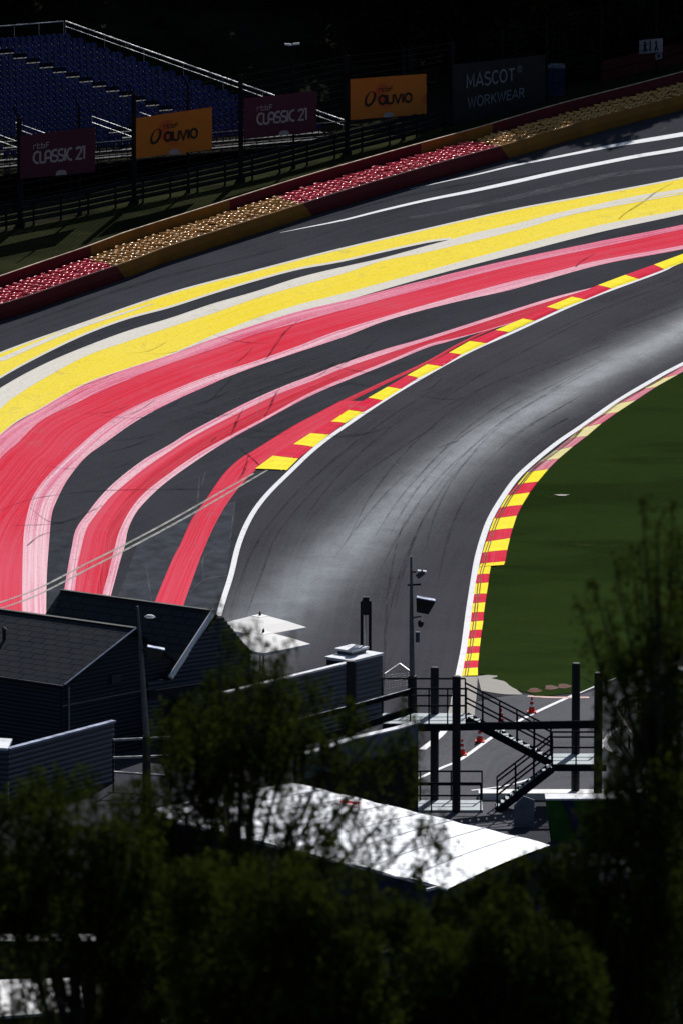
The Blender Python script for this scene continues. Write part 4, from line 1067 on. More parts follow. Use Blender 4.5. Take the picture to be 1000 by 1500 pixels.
for a, b in zip(pts[:-1], pts[1:]):
    p0, p1 = at_y(a[0],a[1],307.02+(a[0]-430)*.02)+dn, at_y(b[0],b[1],307.02+(b[0]-430)*.02)+dn
    mb.box8([Vector((p0.x,p0.y,0)), Vector((p1.x,p1.y,0)), Vector((p1.x,p1.y+.3,0)), Vector((p0.x,p0.y+.3,0)), p0, p1, p1+Vector((0,.3,0)), p0+Vector((0,.3,0))])
mb.build('plinth', M['dark'], rw, rwo); cb.build('coping', M['trim'], rw, rwo)
# small mesh gate
rgm = thing('mesh_gate', 'small pale wire mesh panel between equipment cabin and camera pole', 'gate', Vector((at(575,1010,1).x, at(575,1010,1).y, 0))); rgo = rgm.location.copy()
gp = [at(561,1012,1.2), at(563,987,2.4), at(585,972,2.6), at(600,983,2.4), at(600,1005,1.3)]
mb = MB()
for a, b in zip(gp[:-1], gp[1:]): mb.bar(a, b, .05)
mb.bar(gp[0], Vector((gp[0].x,gp[0].y,0)), .05); mb.bar(gp[-1], Vector((gp[-1].x,gp[-1].y,0)), .05); mb.build('frame', M['galv'], rgm, rgo)
mb = MB()
for t in np.linspace(.08,.92,9):
    a = gp[0].lerp(gp[4], t); b = gp[1].lerp(gp[2], t*1.6) if t < .62 else gp[2].lerp(gp[3], (t-.62)/.38); mb.bar(a, b, .015)
for t in np.linspace(.1,.9,7): mb.bar(gp[0].lerp(gp[1], t), gp[4].lerp(gp[3], t), .015)
mb.build('mesh', M['galv'], rgm, rgo)

# ------------------------------------------------------------------ steel staircase
def PX(px, Y, z=0): return ray(px, 750).x/ray(px,750).y
P1, P2 = Vector((at_y(636,977,317.5).x, 317.5, 0)), Vector((at_y(668,990,315.3).x, 315.3, 0))
P3, P4 = Vector((at_y(843,971,318.5).x, 318.5, 0)), Vector((at_y(876,985,316.2).x, 316.2, 0))
rs_ = thing('steel_staircase', 'dark steel staircase tower with two flights and grey landings', 'staircase', Vector((P2.x, P2.y, 0))); so = rs_.location.copy()
for p_, py in ((P1,977),(P2,990),(P3,971),(P4,985)):
    z_ = at_y(500, py, p_.y).z; mb = MB(); mb.tube([p_, p_+Vector((0,0,z_-.03)), p_+Vector((0,0,z_))], [.20,.20,.17], 12); mb.build('column', M['blackwood'], rs_, so, smooth=False)
DZ = 4.3; LZ = 2.15; F, Bk = 315.2, 317.6
x0, x1 = at_y(560,1060,F).x, at_y(682,1060,F).x; xb = at_y(880,1060,F).x
mb = MB(); mb.box8([Vector((x0,F,DZ-.05)), Vector((x1,F,DZ-.05)), Vector((x1,Bk,DZ-.05)), Vector((x0,Bk,DZ-.05)), Vector((x0,F,DZ)), Vector((x1,F,DZ)), Vector((x1,Bk,DZ)), Vector((x0,Bk,DZ))]); mb.build('upper_landing', M['deck'], rs_, so)
mb = MB(); mb.bar(Vector((x0,F-.08,DZ-.2)), Vector((xb,F+1.0-.2,DZ-.2)), .16, .36); mb.bar(Vector((x0,Bk+.08,DZ-.2)), Vector((x1,Bk+.08,DZ-.2)), .12, .26); mb.build('main_beam', M['steel'], rs_, so)
# lower right landing
l0, l1 = at_y(806,1118,F+1).x, at_y(878,1118,F+1).x
mb = MB(); mb.box8([Vector((l0,F+.9,LZ-.05)), Vector((l1,F+.9,LZ-.05)), Vector((l1,Bk+.9,LZ-.05)), Vector((l0,Bk+.9,LZ-.05)), Vector((l0,F+.9,LZ)), Vector((l1,F+.9,LZ)), Vector((l1,Bk+.9,LZ)), Vector((l0,Bk+.9,LZ))]); mb.build('lower_landing', M['deck'], rs_, so)
mb = MB(); mb.bar(Vector((l0,F+.86,LZ-.18)), Vector((l1+.3,F+.86,LZ-.18)), .12, .3); mb.bar(Vector((l0,Bk+.9,LZ-.18)), Vector((l1,Bk+.9,LZ-.18)), .12, .3); mb.build('landing_beam', M['steel'], rs_, so)
def flight(xa, za, xb_, zb, y0, y1, n, nm):
    a, b = Vector((xa,0,za)), Vector((xb_,0,zb)); mb = MB()
    for y in (y0, y1): mb.bar(a+Vector((0,y,-.12)), b+Vector((0,y,-.12)), .08, .34)
    fl = mb.build(nm, M['steel'], rs_, so)
    for i in range(n):
        t = (i+.5)/n; c_ = a.lerp(b, t)+Vector((0,(y0+y1)/2,0)); mb = MB(); mb.box(c_, (.30, abs(y1-y0)-.1, .045)); o_ = mb.build('tread', M['deck'], fl, so)
    return fl
def hand(pts, hs, ys, sp_=1.0, w_=.075):
    for y in ys:
        mb = MB()
        for h in hs:
            for a, b in zip(pts[:-1], pts[1:]): mb.bar(Vector((a[0], y, a[1]+h)), Vector((b[0], y, b[1]+h)), w_)
        mb_ = mb.build('handrail', M['steel'], rs_, so)
        for a, b in zip(pts[:-1], pts[1:]):
            n_ = max(1, int(round(math.hypot(b[0]-a[0], b[1]-a[1])/sp_)))
            for i in range(n_+1):
                t = i/n_
                mb = MB(); X, Z = a[0]+(b[0]-a[0])*t, a[1]+(b[1]-a[1])*t; mb.bar(Vector((X,y,Z-.1)), Vector((X,y,Z+hs[0])), .07); mb.build('baluster', M['steel'], rs_, so)
xs1 = x1+.05; xl = l0+.05
flight(xs1, DZ, xl, LZ, 316.6, 317.6, 12, 'upper_flight')
flight(xl, LZ, at_y(728,1180,F).x, .1, 315.5, 316.4, 12, 'lower_flight')
hand([(x0,DZ),(x1,DZ)], (1.67,.85), (Bk,), 1.35); hand([(x0+1.3,DZ),(x1,DZ)], (1.67,.85), (F,), 1.0)
hand([(x1,DZ),(xl,LZ)], (1.45,.75), (316.5,317.65), 1.0)
hand([(xl,LZ),(at_y(728,1180,F).x,.1)], (1.35,.7), (315.45,316.45), 1.1)
hand([(xl,LZ),(l1,LZ)], (1.55,.8), (F+.9,Bk+.9), 1.1)
# ground landing at the left
m0, m1 = at_y(570,1185,316).x, at_y(706,1185,316).x
mb = MB(); mb.box8([Vector((m0,315.2,0)), Vector((m1,315.2,0)), Vector((m1,317.4,0)), Vector((m0,317.4,0)), Vector((m0,315.2,.12)), Vector((m1,315.2,.12)), Vector((m1,317.4,.12)), Vector((m0,317.4,.12))]); mb.build('ground_landing', M['deck'], rs_, so)
hand([(m0,.12),(m1,.12)], (1.4,.75), (317.4,), 1.3); hand([(m0+.8,.12),(m1-.1,.12)], (1.3,.7), (315.2,), 1.2)
mb = MB(); mb.bar(P3+Vector((0,0,6.0)), P4+Vector((0,0,5.9)), .02); mb.build('chain', M['steel'], rs_, so)

# low white concrete wall and green panel beneath the stairs
ww = thing('concrete_block_wall', 'low white concrete wall behind the foot of the staircase', 'wall', Vector((at(820,1172,0).x, at(820,1172,0).y, 0))); wwo = ww.location.copy()
mb = MB(); a, b = at(700,1158,.35), at(960,1158,.35); mb.box8([Vector((a.x,a.y-.6,0)), Vector((b.x,b.y-.6,0)), Vector((b.x,b.y+.3,0)), Vector((a.x,a.y+.3,0)), a+Vector((0,-.6,0)), b+Vector((0,-.6,0)), b+Vector((0,.3,0)), a+Vector((0,.3,0))]); mb.build('wall', M['whiteconc'], ww, wwo)
wg = thing('canopy_panel', 'green panel with a dark stripe and white top under the stairs', 'panel', Vector((at(830,1230,0).x, at(830,1230,0).y, 0))); wgo = wg.location.copy()
a, b, c_, d_ = at_y(808,1250,309), at_y(930,1250,309), at_y(930,1172,309), at_y(798,1172,309)
mb = MB(); q = [a, b, c_, d_]; mb.add(q+[v+Vector((0,.1,0)) for v in q], [(0,1,2,3),(7,6,5,4),(0,4,5,1),(1,5,6,2),(2,6,7,3),(3,7,4,0)]); mb.build('board', M['green'], wg, wgo)
mb = MB(); q = [at_y(845,1230,308.95), at_y(857,1230,308.95), at_y(838,1172,308.95), at_y(822,1172,308.95)]; mb.add(q, [(0,1,2,3)]); mb.build('stripe', M['navy'], wg, wgo)
mb = MB(); mb.bar(d_+Vector((0,.45,.05)), c_+Vector((0,.45,.05)), 1.1, .08); mb.build('top_ledge', M['trim'], wg, wgo)
for px in (815, 925): t_ = at_y(px,1185,309.3); mb = MB(); mb.bar(Vector((t_.x,t_.y,0)), t_, .1); mb.build('leg', M['steel'], wg, wgo)
wh = thing('grey_screen', 'pale grey screen board leaning under the lower flight', 'panel', Vector((at_y(765,1230,312).x, 312, 0)))
q = [at_y(752,1215,312), at_y(782,1222,312), at_y(782,1172,312), at_y(766,1166,312), at_y(752,1180,312)]; mb = MB(); mb.add(q+[v+Vector((0,.08,0)) for v in q], [(0,1,2,3,4),(9,8,7,6,5),(0,5,6,1),(1,6,7,2),(2,7,8,3),(3,8,9,4),(4,9,5,0)]); mb.build('board', M['bluegrey'], wh, wh.location)
for px in (755,779): t_ = at_y(px,1190,312.1); mb = MB(); mb.bar(Vector((t_.x,t_.y,0)), t_, .06); mb.build('leg', M['steel'], wh, wh.location)

# ------------------------------------------------------------------ poles
def floodlight(root, o, c, sx, size, tilt=.35, lamp=None):
    u = Vector((math.cos(tilt), 0, -math.sin(tilt)*.35)).normalized()*sx; v = Vector((0,1,0)); n_ = Vector((math.sin(.25)*sx, -.3, 1)).normalized()
    mb = MB(); a = size
    p0 = c+Vector((0,0,0)); 
    def q(i, j, k_): return p0+Vector((i*a*.5+k_*a*.10, j*a*.28, k_*a*.42-(i*.10*a)))
    bt, tp = .62, 1.0
    mb.box8([q(-bt,-bt,-1), q(bt,-bt,-1), q(bt,bt,-1), q(-bt,bt,-1), q(-tp,-tp,.7), q(tp,-tp,.7), q(tp,tp,.7), q(-tp,tp,.7)])
    h = mb.build('floodlight', M['black'], root, o)
    mb = MB(); mb.box8([q(-tp,-tp,.72), q(tp,-tp,.72), q(tp,tp,.72), q(-tp,tp,.72), q(-tp*.95,-tp*.95,.84), q(tp*.95,-tp*.95,.84), q(tp*.95,tp*.95,.84), q(-tp*.95,tp*.95,.84)])
    mb.build('hood', M['trim_blue'], h, o)
YP = 322.0; bt = at_y(605,1120,YP); tp = at_y(601.5,815,YP); bb = Vector((bt.x, YP, 0))
rp = thing('camera_pole', 'tall grey pole carrying cameras and a black floodlight by the staircase', 'pole', bb)
thick = at_y(603,990,YP)
mb = MB(); mb.tube([bb, Vector((thick.x, YP, thick.z))], [.24,.22], 12); mb.build('pole_base', M['blackwood'], rp, bb)
mb = MB(); mb.tube([thick, at_y(602,900,YP), tp], [.13,.10,.05], 10); mb.build('pole_shaft', vary('grey_pole', (.10,.105,.11), .5), rp, bb)
mb = MB(); mb.bar(at_y(596,857,YP), at_y(616,856,YP), .08); mb.bar(at_y(602,838,YP), at_y(609,838,YP), .06); mb.bar(at_y(602,905,YP), at_y(616,903,YP), .06); mb.build('bracket', M['steel'], rp, bb)
mb = MB(); c_ = at_y(615,841,YP-.2); d1 = Vector((.75,-.2,.62)).normalized(); mb.box(c_, (.42,.28,.24), (d1, Vector((0,1,0)), Vector((-.62,0,.78)))); cmr = mb.build('camera_housing', M['clad'], rp, bb)
mb = MB(); mb.box(c_+Vector((.08,0,.16)), (.42,.32,.03), (Vector((.95,0,-.1)).normalized(), Vector((0,1,0)), Vector((.1,0,1)))); mb.build('sun_shield', M['lamp'], cmr, bb)
floodlight(rp, bb, at_y(621,886,YP-.25), 1, .92)
mb = MB(); dc = at_y(615.5,914,YP-.1); mb.tube([dc+Vector((0,0,.2)), dc+Vector((0,0,.12)), dc, dc-Vector((0,0,.12)), dc-Vector((0,0,.17))], [.04,.14,.15,.11,.03], 12); mb.build('dome_camera', M['black'], rp, bb)
mb = MB(); mb.box(at_y(611,933,YP-.1), (.2,.15,.5)); mb.build('control_box', M['clad'], rp, bb)
YQ = 303.0; qb = Vector((at_y(216,1165,YQ).x, YQ, 0)); qt = at_y(202,888,YQ); qm = at_y(215,1078,YQ)
rp2 = thing('floodlight_pole', 'slightly leaning grey pole with floodlight in front of the left cabins', 'pole', qb)
mb = MB(); mb.tube([qb, qm], [.2,.17], 10); mb.build('pole_base', M['blackwood'], rp2, qb)
mb = MB(); mb.tube([qm, at_y(209,985,YQ), qt], [.14,.11,.05], 10); mb.build('pole_shaft', vary('leaning_pole', (.06,.065,.075), .5), rp2, qb)
floodlight(rp2, qb, at_y(227,957,YQ-.25), 1, .80)
mb = MB(); mb.bar(at_y(204,909,YQ), at_y(219,907,YQ), .05); mb.bar(at_y(206,950,YQ), at_y(222,955,YQ), .07); mb.build('bracket', M['steel'], rp2, qb)
mb = MB(); lc = at_y(220,904,YQ-.2); mb.tube([lc+Vector((-.24,0,.02)), lc+Vector((-.1,-.02,.04)), lc+Vector((.1,-.02,.03)), lc+Vector((.24,0,.0))], [.02,.09,.09,.02], 8); mb.build('lamp_head', M['lamp'], rp2, qb)

# ------------------------------------------------------------------ umbrellas
def umbrella(cx, cy, zt, half, label, rotz):
    c_ = at(cx, cy, zt); base = Vector((c_.x, c_.y, 0))
    r_ = thing('parasol', label, 'parasol', base, 'white parasols beside the track')
    mb = MB(); ux = Vector((math.cos(rotz), math.sin(rotz), 0)); uy = Vector((-ux.y, ux.x, 0)); zz = .62
    ring = []; N = 8
    for k_ in range(N):
        a = 2*math.pi*k_/N+math.pi/4; rr2 = half*(1.38 if k_ % 2 == 0 else 1.0)
        ring.append(ux*math.cos(a)*rr2+uy*math.sin(a)*rr2)
    top = c_; vs = [top]; 
    for t, dz_ in ((.18,-.03),(.2,-.06),(.6,-.5*zz),(1,-zz)):
        for p_ in ring: vs.append(top+p_*t+Vector((0,0,dz_)))
    for p_ in ring: vs.append(top+p_*1.0+Vector((0,0,-zz-.16)))
    fs = [(0, 1+k_, 1+(k_+1)%N) for k_ in range(N)]
    for l_ in range(4):
        for k_ in range(N): fs.append((1+l_*N+k_, 1+l_*N+(k_+1)%N, 1+(l_+1)*N+(k_+1)%N, 1+(l_+1)*N+k_))
    mb.add(vs, fs); mb.build('canopy', M['umbrella'], r_, base)
    mb = MB(); mb.tube([base, Vector((c_.x,c_.y,zt-.05))], .04, 8); mb.build('pole', M['galv'], r_, base)
    mb = MB(); mb.tube([c_, c_+Vector((0,0,.12)), c_+Vector((0,0,.2))], [.07,.05,.02], 8); mb.build('finial', M['black'], r_, base)
    mb = MB()
    for k_ in range(N): mb.bar(Vector((c_.x,c_.y,zt-.25)), c_+ring[k_]*.97+Vector((0,0,-zz-.03)), .03)
    mb.build('ribs', M['steel'], r_, base)
    mb = MB(); mb.box(base+Vector((0,0,.05)), (.8,.8,.1)); mb.build('base', M['black'], r_, base)
umbrella(381,901,3.3,1.74,'white square parasol, the one farther back and higher', .74)
umbrella(386,926,3.1,1.74,'white square parasol, the nearer and lower one', .80)

# ------------------------------------------------------------------ cones
def cone(base, label, first=[None]):
    if first[0] is None:
        r_ = thing('traffic_cone', label, 'traffic cone', base, 'red traffic cones along the pit exit line')
        mb = MB(); mb.tube([base+Vector((0,0,.04)), base+Vector((0,0,.30))], [.17,.125], 16); mb.tube([base+Vector((0,0,.42)), base+Vector((0,0,.56))], [.103,.075], 16); mb.tube([base+Vector((0,0,.64)), base+Vector((0,0,.78)), base+Vector((0,0,.8))], [.062,.035,.025], 16); mb.build('cone_body', M['cone'], r_, base, smooth=False)
        mb = MB(); mb.tube([base+Vector((0,0,.30)), base+Vector((0,0,.42))], [.126,.104], 16); mb.tube([base+Vector((0,0,.56)), base+Vector((0,0,.64))], [.076,.063], 16); mb.build('white_band', M['conew'], r_, base)
        mb = MB(); mb.box(base+Vector((0,0,.03)), (.46,.46,.06)); mb.build('foot', M['cone'], r_, base)
        first[0] = r_; return r_
    return copy_tree(first[0], base, label)
cone(ground(778,1044,.02), 'red traffic cone farthest right, by the edge of the grass')
cone(ground(733,1061,.02), 'red traffic cone partly hidden behind the upper landing rail')
cone(ground(702,1087,.02), 'red traffic cone standing just below the staircase beam')
cone(ground(676,1106,.02), 'red traffic cone half hidden behind the front left stair column')

# ------------------------------------------------------------------ tent, container, vehicles below the trees
t = [at(205,1190,3.9), at(655,1302,3.4), at(805,1238,3.6), at(430,1147,4.1)]
rt = thing('marquee', 'big white marquee roof over dark navy walls behind the branches', 'tent', Vector((t[1].x,t[1].y,0))); rto = rt.location.copy()
mb = MB(); N1, N2 = 24, 8
for j in range(N2+1):
    for i in range(N1+1):
        u, v = i/N1, j/N2; p_ = t[0].lerp(t[1], u).lerp(t[3].lerp(t[2], u), v); p_.z += .10*math.sin(math.pi*v)+.05*abs(math.sin(math.pi*u*6)); mb.v.append(tuple(p_))
for j in range(N2):
    for i in range(N1): mb.f.append((j*(N1+1)+i, j*(N1+1)+i+1, (j+1)*(N1+1)+i+1, (j+1)*(N1+1)+i)); mb.mi.append(0)
mb.build('roof', M['tent'], rt, rto, smooth=True)
for i in range(1, 8):
    u = i/8; mb = MB(); pr = None
    for j in range(9):
        v = j/8; p_ = t[0].lerp(t[1], u).lerp(t[3].lerp(t[2], u), v); p_.z += .10*math.sin(math.pi*v)+.05*abs(math.sin(math.pi*u*6))+.015
        if pr is not None: mb.bar(pr, p_, .05, .03)
        pr = p_
    mb.build('seam', M['trim'], rt, rto)
for i in range(4):
    a, b = t[i], t[(i+1)%4]; mb = MB(); az, bz = Vector((0,0,-.03)), Vector((0,0,-.03)); mb.add([Vector((a.x,a.y,0)), Vector((b.x,b.y,0)), b+bz, a+az], [(0,1,2,3)]); mb.build('wall', M['navy'], rt, rto)
mb = MB(); mb.bar(t[1]+Vector((-.9,-.0,-.05)), t[1].lerp(t[2],.25)+Vector((0,-.05,-.02)), .1, .12); mb.bar(t[0]+Vector((0,-.03,-.05)), t[1]+Vector((0,-.03,-.05)), .06, .08); mb.build('eave_trim', M['trim'], rt, rto)
mb = MB(); p_ = t[0].lerp(t[1],.36).lerp(t[3].lerp(t[2],.26),.82)+Vector((0,0,.17)); mb.add([p_, p_+Vector((.9,-.4,.0)), p_+Vector((1.0,-.15,.03)), p_+Vector((.1,.25,.04))], [(0,1,2,3)]); mb.build('red_mark', M['kred'], rt, rto)
# dark container with pale roof strip, bottom left
k0 = at(-60,1378,2.6); k1 = at(140,1378,2.6)
r_ = thing('container', 'dark container with a pale roof edge, bottom left behind the leaves', 'container', Vector((k0.x,k0.y,0))); ro = r_.location.copy()
mb = MB(); corr(mb, k0, k1, 0, 2.55, (0,-1,0), None, .3, .05); mb.build('front_wall', M['clad_dark'], r_, ro)
mb = MB(); mb.box8([k0+Vector((0,0,-.05)), k1+Vector((0,0,-.05)), k1+Vector((0,1.2,-.05)), k0+Vector((0,1.2,-.05)), k0, k1, k1+Vector((0,1.2,0)), k0+Vector((0,1.2,0))]); mb.build('roof', M['whiteconc'], r_, ro)
mb = MB(); mb.box8([Vector((k0.x,k0.y+.02,0)), Vector((k1.x,k1.y+.02,0)), Vector((k1.x,k1.y+1.15,0)), Vector((k0.x,k0.y+1.15,0)), k0+Vector((0,.02,-.06)), k1+Vector((0,.02,-.06)), k1+Vector((0,1.15,-.06)), k0+Vector((0,1.15,-.06))]); mb.build('body', M['clad_dark'], r_, ro)
k0, k1, k2, k3 = at(-40,1492,2.4), at(125,1480,2.4), at(118,1432,2.5), at(-40,1436,2.5)
r_ = thing('storage_cabin', 'pale roofed storage cabin glinting through leaves in the bottom left corner', 'cabin', Vector((k0.x,k0.y,0))); ro = r_.location.copy()
mb = MB(); mb.box8([k0-Vector((0,0,.12)), k1-Vector((0,0,.12)), k2-Vector((0,0,.12)), k3-Vector((0,0,.12)), k0, k1, k2, k3]); mb.build('roof', M['whiteconc'], r_, ro)
mb = MB(); i_ = [q_.lerp((k0+k1+k2+k3)/4, .04) for q_ in (k0,k1,k2,k3)]; mb.box8([Vector((q_.x,q_.y,0)) for q_ in i_]+[q_-Vector((0,0,.13)) for q_ in i_]); mb.build('wall', M['clad_dark'], r_, ro)
# cars
def car(base, heading, bodymat, label, stripe=None):
    r_ = thing('parked_car', label, 'car', base); r_.rotation_euler = (0,0,heading); o = Vector((0,0,0))
    prof = [(-2.1,.35),(-2.15,.75),(-2.0,.95),(-1.2,1.02),(-.55,1.45),(.9,1.5),(1.7,1.05),(2.1,.95),(2.15,.5),(2.1,.35)]
    mb = MB(); ys = [(-.86,1),(-.88,1),(.88,1),(.86,1)]; n_ = len(prof); vs = []
    for y, s_ in ((-.86,.0),(.86,0)):
        for x, z in prof: vs.append((x, y*(.80 if z > 1.2 else 1), z))
    mb.add(vs, [(i, (i+1)%n_, n_+(i+1)%n_, n_+i) for i in range(n_)]+[tuple(range(n_))[::-1], tuple(range(n_,2*n_))]); bd_ = mb.build('body', bodymat, r_)
    mb = MB()
    for sy in (-1,1): mb.add([(-1.1,sy*.875,1.04),(1.55,sy*.875,1.08),(.85,sy*.73,1.43),(-.5,sy*.73,1.40)], [(0,1,2,3)])
    mb.add([(-1.21,-.75,1.05),(-1.21,.75,1.05),(-.6,.66,1.45),(-.6,-.66,1.45)], [(0,1,2,3)]); mb.add([(1.73,-.75,1.08),(1.73,.75,1.08),(.97,.66,1.49),(.97,-.66,1.49)], [(0,1,2,3)])
    mb.build('window', vary('car_glass', (.05,.09,.09), .08, spec=.9), r_)
    for x in (-1.35,1.35):
        for y in (-.82,.82):
            mb = MB(); mb.tube([(x,y-.1,.33),(x,y-.09,.33),(x,y+.09,.33),(x,y+.1,.33)], [.27,.33,.33,.27], 16); wh_ = mb.build('wheel', M['rubber'], r_)
            mb = MB(); mb.tube([(x,y-.12,.33),(x,y+.12,.33)], .18, 12); mb.build('rim', M['galv'], wh_)
    for y in (-.6,.6):
        mb = MB(); mb.box((-2.12,y,.75), (.1,.35,.14)); mb.build('headlight', M['lamp'], r_)
    if stripe: mb = MB(); mb.box((0,-.885,.72), (3.9,.02,.2)); mb.box((0,.885,.72), (3.9,.02,.2)); mb.box((-1.6,0,1.0), (.7,1.3,.03)); mb.build('stripe', stripe, r_)
    return r_
car(at(542,1440,0)+Vector((0,0,0)), .5, vary('silver_paint', (.5,.55,.55), .25, metal=.5, amt=.1), 'silver car glinting through the leaves at the bottom centre')
car(at(1018,1022,0), 2.2, vary('white_car_paint', (.6,.62,.64), .3, amt=.1), 'white car with a red bonnet stripe at the right edge', M['cone'])
# curved guard rail on the right
rgx = thing('guardrail', 'curved metal guard rail behind the leaves at the right, beyond the stairs', 'guardrail', at(912,1075,0)); go = rgx.location.copy()
gcv = catmull([(975,1012),(930,1018),(906,1028),(903,1042),(912,1058),(925,1078),(940,1100)], 24)
for k_, z_ in enumerate((.9,.55)):
    mb = MB(); P_ = [at(x, y+k_*8, z_) for x, y in gcv]
    for a, b in zip(P_[:-1], P_[1:]): mb.bar(a, b, .06, .24)
    mb.build('rail', M['galv'] if k_ == 0 else M['clad'], rgx, go)
for i in range(0, 24, 3):
    p_ = at(gcv[i][0], gcv[i][1], .9); mb = MB(); mb.bar(Vector((p_.x,p_.y+.08,0)), p_+Vector((0,.08,0)), .1); mb.build('post', M['steel'], rgx, go)

# ------------------------------------------------------------------ trees
rng = np.random.default_rng(11)
def leaf_quads(C, size, aspect=.55, flat=.0):
    n = len(C); d = rng.normal(size=(n,3)); d[:,2] -= .5; d /= np.linalg.norm(d, axis=1)[:,None]
    e = rng.normal(size=(n,3)); e -= (e*d).sum(1)[:,None]*d; e /= np.linalg.norm(e, axis=1)[:,None]
    s = size*rng.uniform(.6,1.25,n)[:,None]
    V = np.stack([C-d*s*.5, C+e*s*aspect*.5, C+d*s*.5, C-e*s*aspect*.5], 1).reshape(-1,3); return V
def leaf_object(name, V, mat, parent, origin):
    me = bpy.data.meshes.new(name); n = len(V)//4; V = V-np.array(origin[:])
    me.vertices.add(4*n); me.vertices.foreach_set('co', V.astype(np.float32).ravel())
    me.loops.add(4*n); me.loops.foreach_set('vertex_index', np.arange(4*n, dtype=np.int32))
    me.polygons.add(n); me.polygons.foreach_set('loop_start', np.arange(0,4*n,4, dtype=np.int32)); me.polygons.foreach_set('loop_total', np.full(n,4,dtype=np.int32))
    me.materials.append(mat); me.update(calc_edges=True); me.validate()
    o_ = bpy.data.objects.new(name, me); col.objects.link(o_); o_.parent = parent; return o_
def fore_tree(trunk_px, Y, blobs, label, lsize=.09, mat='leaf', K=1.5, seed=1, group=None):
    rnd = random.Random(seed)
    tx = at_y(trunk_px, 1300, Y).x; zb = T(tx, Y); base = Vector((tx, Y, zb))
    root = thing('birch_tree', label, 'tree', base, group)
    S = Y/FPX; tops = [at_y(bx, by, Y) for bx, by, br, de in blobs]; ztop = max(p_.z for p_ in tops)
    mb = MB(); H = ztop-zb; ti = max(range(len(tops)), key=lambda i: tops[i].z)
    cur = [base+Vector((0,0,-.3)), base+Vector((.1,0,H*.4)), base.lerp(tops[ti], .75)+Vector((0,0,0)), base.lerp(tops[ti], .84)]
    cur[1].z = zb+H*.4; cur[2].z = zb+H*.7
    mb.tube(cur, [.22,.15,.07,.015], 8); mb.build('trunk', M['bark'], root, base, smooth=True)
    bm_ = MB(); cents = []
    for (bx, by, br, de), c_ in zip(blobs, tops):
        dy = rnd.uniform(-1.8, 1.8); c2_ = at_y(bx, by, Y+dy); rr2 = br*S
        a0 = base+Vector((0,0,max(.5, (c2_.z-zb)*.72))); t_ = min(1, (a0.z-zb)/H); a0.x += (tops[ti].x-base.x)*t_*.8
        m_ = (a0+c2_)/2+Vector((0,0,.35)); bm_.tube([a0, m_, c2_, c2_+Vector((rnd.uniform(-.4,.4)*rr2,0,.3*rr2))], [.045,.03,.012,.004], 5)
        n_tw = max(4, int(de*K*(br*br)/26)); 
        for _ in range(n_tw):
            while True:
                q = np.array([rnd.uniform(-1,1) for _ in range(3)])
                if (q**2).sum() < 1: break
            st = np.array(c2_[:])+q*rr2*np.array([1,.9,1]); 
            L_ = rnd.uniform(.35,.95); dirx = rnd.uniform(-.3,.3); diry = rnd.uniform(-.3,.3)
            nl = int(L_/.055); tt = np.linspace(0,1,nl)
            pts = st+np.stack([dirx*tt*L_*.8, diry*tt*L_*.8, .12*np.sin(tt*2.5)*L_-tt**1.4*L_*.75], 1)
            cents.append(pts+rng.normal(scale=.03, size=pts.shape))
            if _ % 3 == 0:
                P_ = [Vector(pts[i]) for i in (0, nl//2, nl-1)]; bm_.tube(P_, [.008,.006,.003], 3, cap=False)
    bm_.build('branches', M['bark'], root, base)
    C_ = np.concatenate(cents); leaf_object('foliage', leaf_quads(C_, lsize), M[mat], root, base)
    return len(C_)
fill = {0: [], 1: [], 2: []}
frnd = random.Random(77)
for _ in range(75):
    x_, y_ = frnd.uniform(-20, 1020), frnd.uniform(1285, 1510)
    if y_ < 1330 and 380 < x_ < 830: continue
    glint = (x_ < 130 and y_ > 1355) or (470 < x_ < 610 and 1390 < y_ < 1455)
    fill[0 if x_ < 270 else 2 if x_ > 720 else 1].append((x_, y_, frnd.uniform(28, 62), .25 if glint else frnd.uniform(.8, 1.3)))
cnt = 0
cnt += fore_tree(370, 112, [(372,955,28,.6),(330,1000,38,.9),(395,1010,48,1),(300,1060,55,1.1),(360,1080,75,1.2),(430,1060,50,1),(480,1110,45,.9),(540,1112,36,.7),(585,1095,28,.6),(285,1125,60,1.2),
     (330,1150,50,.9),(410,1120,40,.9),(318,888,12,.7),(345,935,24,.5),(460,1010,30,.5),(510,1050,34,.6),(250,1080,34,.7),(240,1040,20,.4),(410,960,22,.4),(368,918,14,.6),(425,935,10,.4),(592,1025,10,.5),(605,1060,18,.5),(500,1185,32,.45),(556,1205,36,.4),(620,1215,30,.4),(470,1200,38,.7),(500,1235,26,.5),(560,1250,20,.4),(630,1205,26,.6),(652,1240,20,.5),(604,1268,22,.5),(395,1190,40,.7),(240,1200,42,1.1),(345,1205,34,.7),(440,1165,24,.5),(520,1178,26,.5),(365,1165,22,.6),(300,1265,60,1.2),(350,1265,45,1.1),(430,1225,38,.7),(215,1235,40,1),(290,1190,40,.9),(610,1150,22,.5)],
     'birch treetop rising in front of the cabins and parasols, centre left', seed=3, group='birch trees in the foreground')
cnt += fore_tree(110, 105, [(60,1150,40,.7),(115,1140,28,.7),(15,1190,50,.9),(100,1220,75,1.2),(200,1180,50,.9),(180,1265,75,1.2),(30,1290,75,1.2),(150,1320,60,1.1),(250,1400,80,1.2),(120,1395,30,.35),(60,1400,34,.25),(320,1330,90,1.3),(170,1470,45,.9),(90,1460,50,.3),(20,1460,45,.3)]+fill[0],
     'leafy birch in the lower left corner below the ribbed screen wall', seed=5, group='birch trees in the foreground')
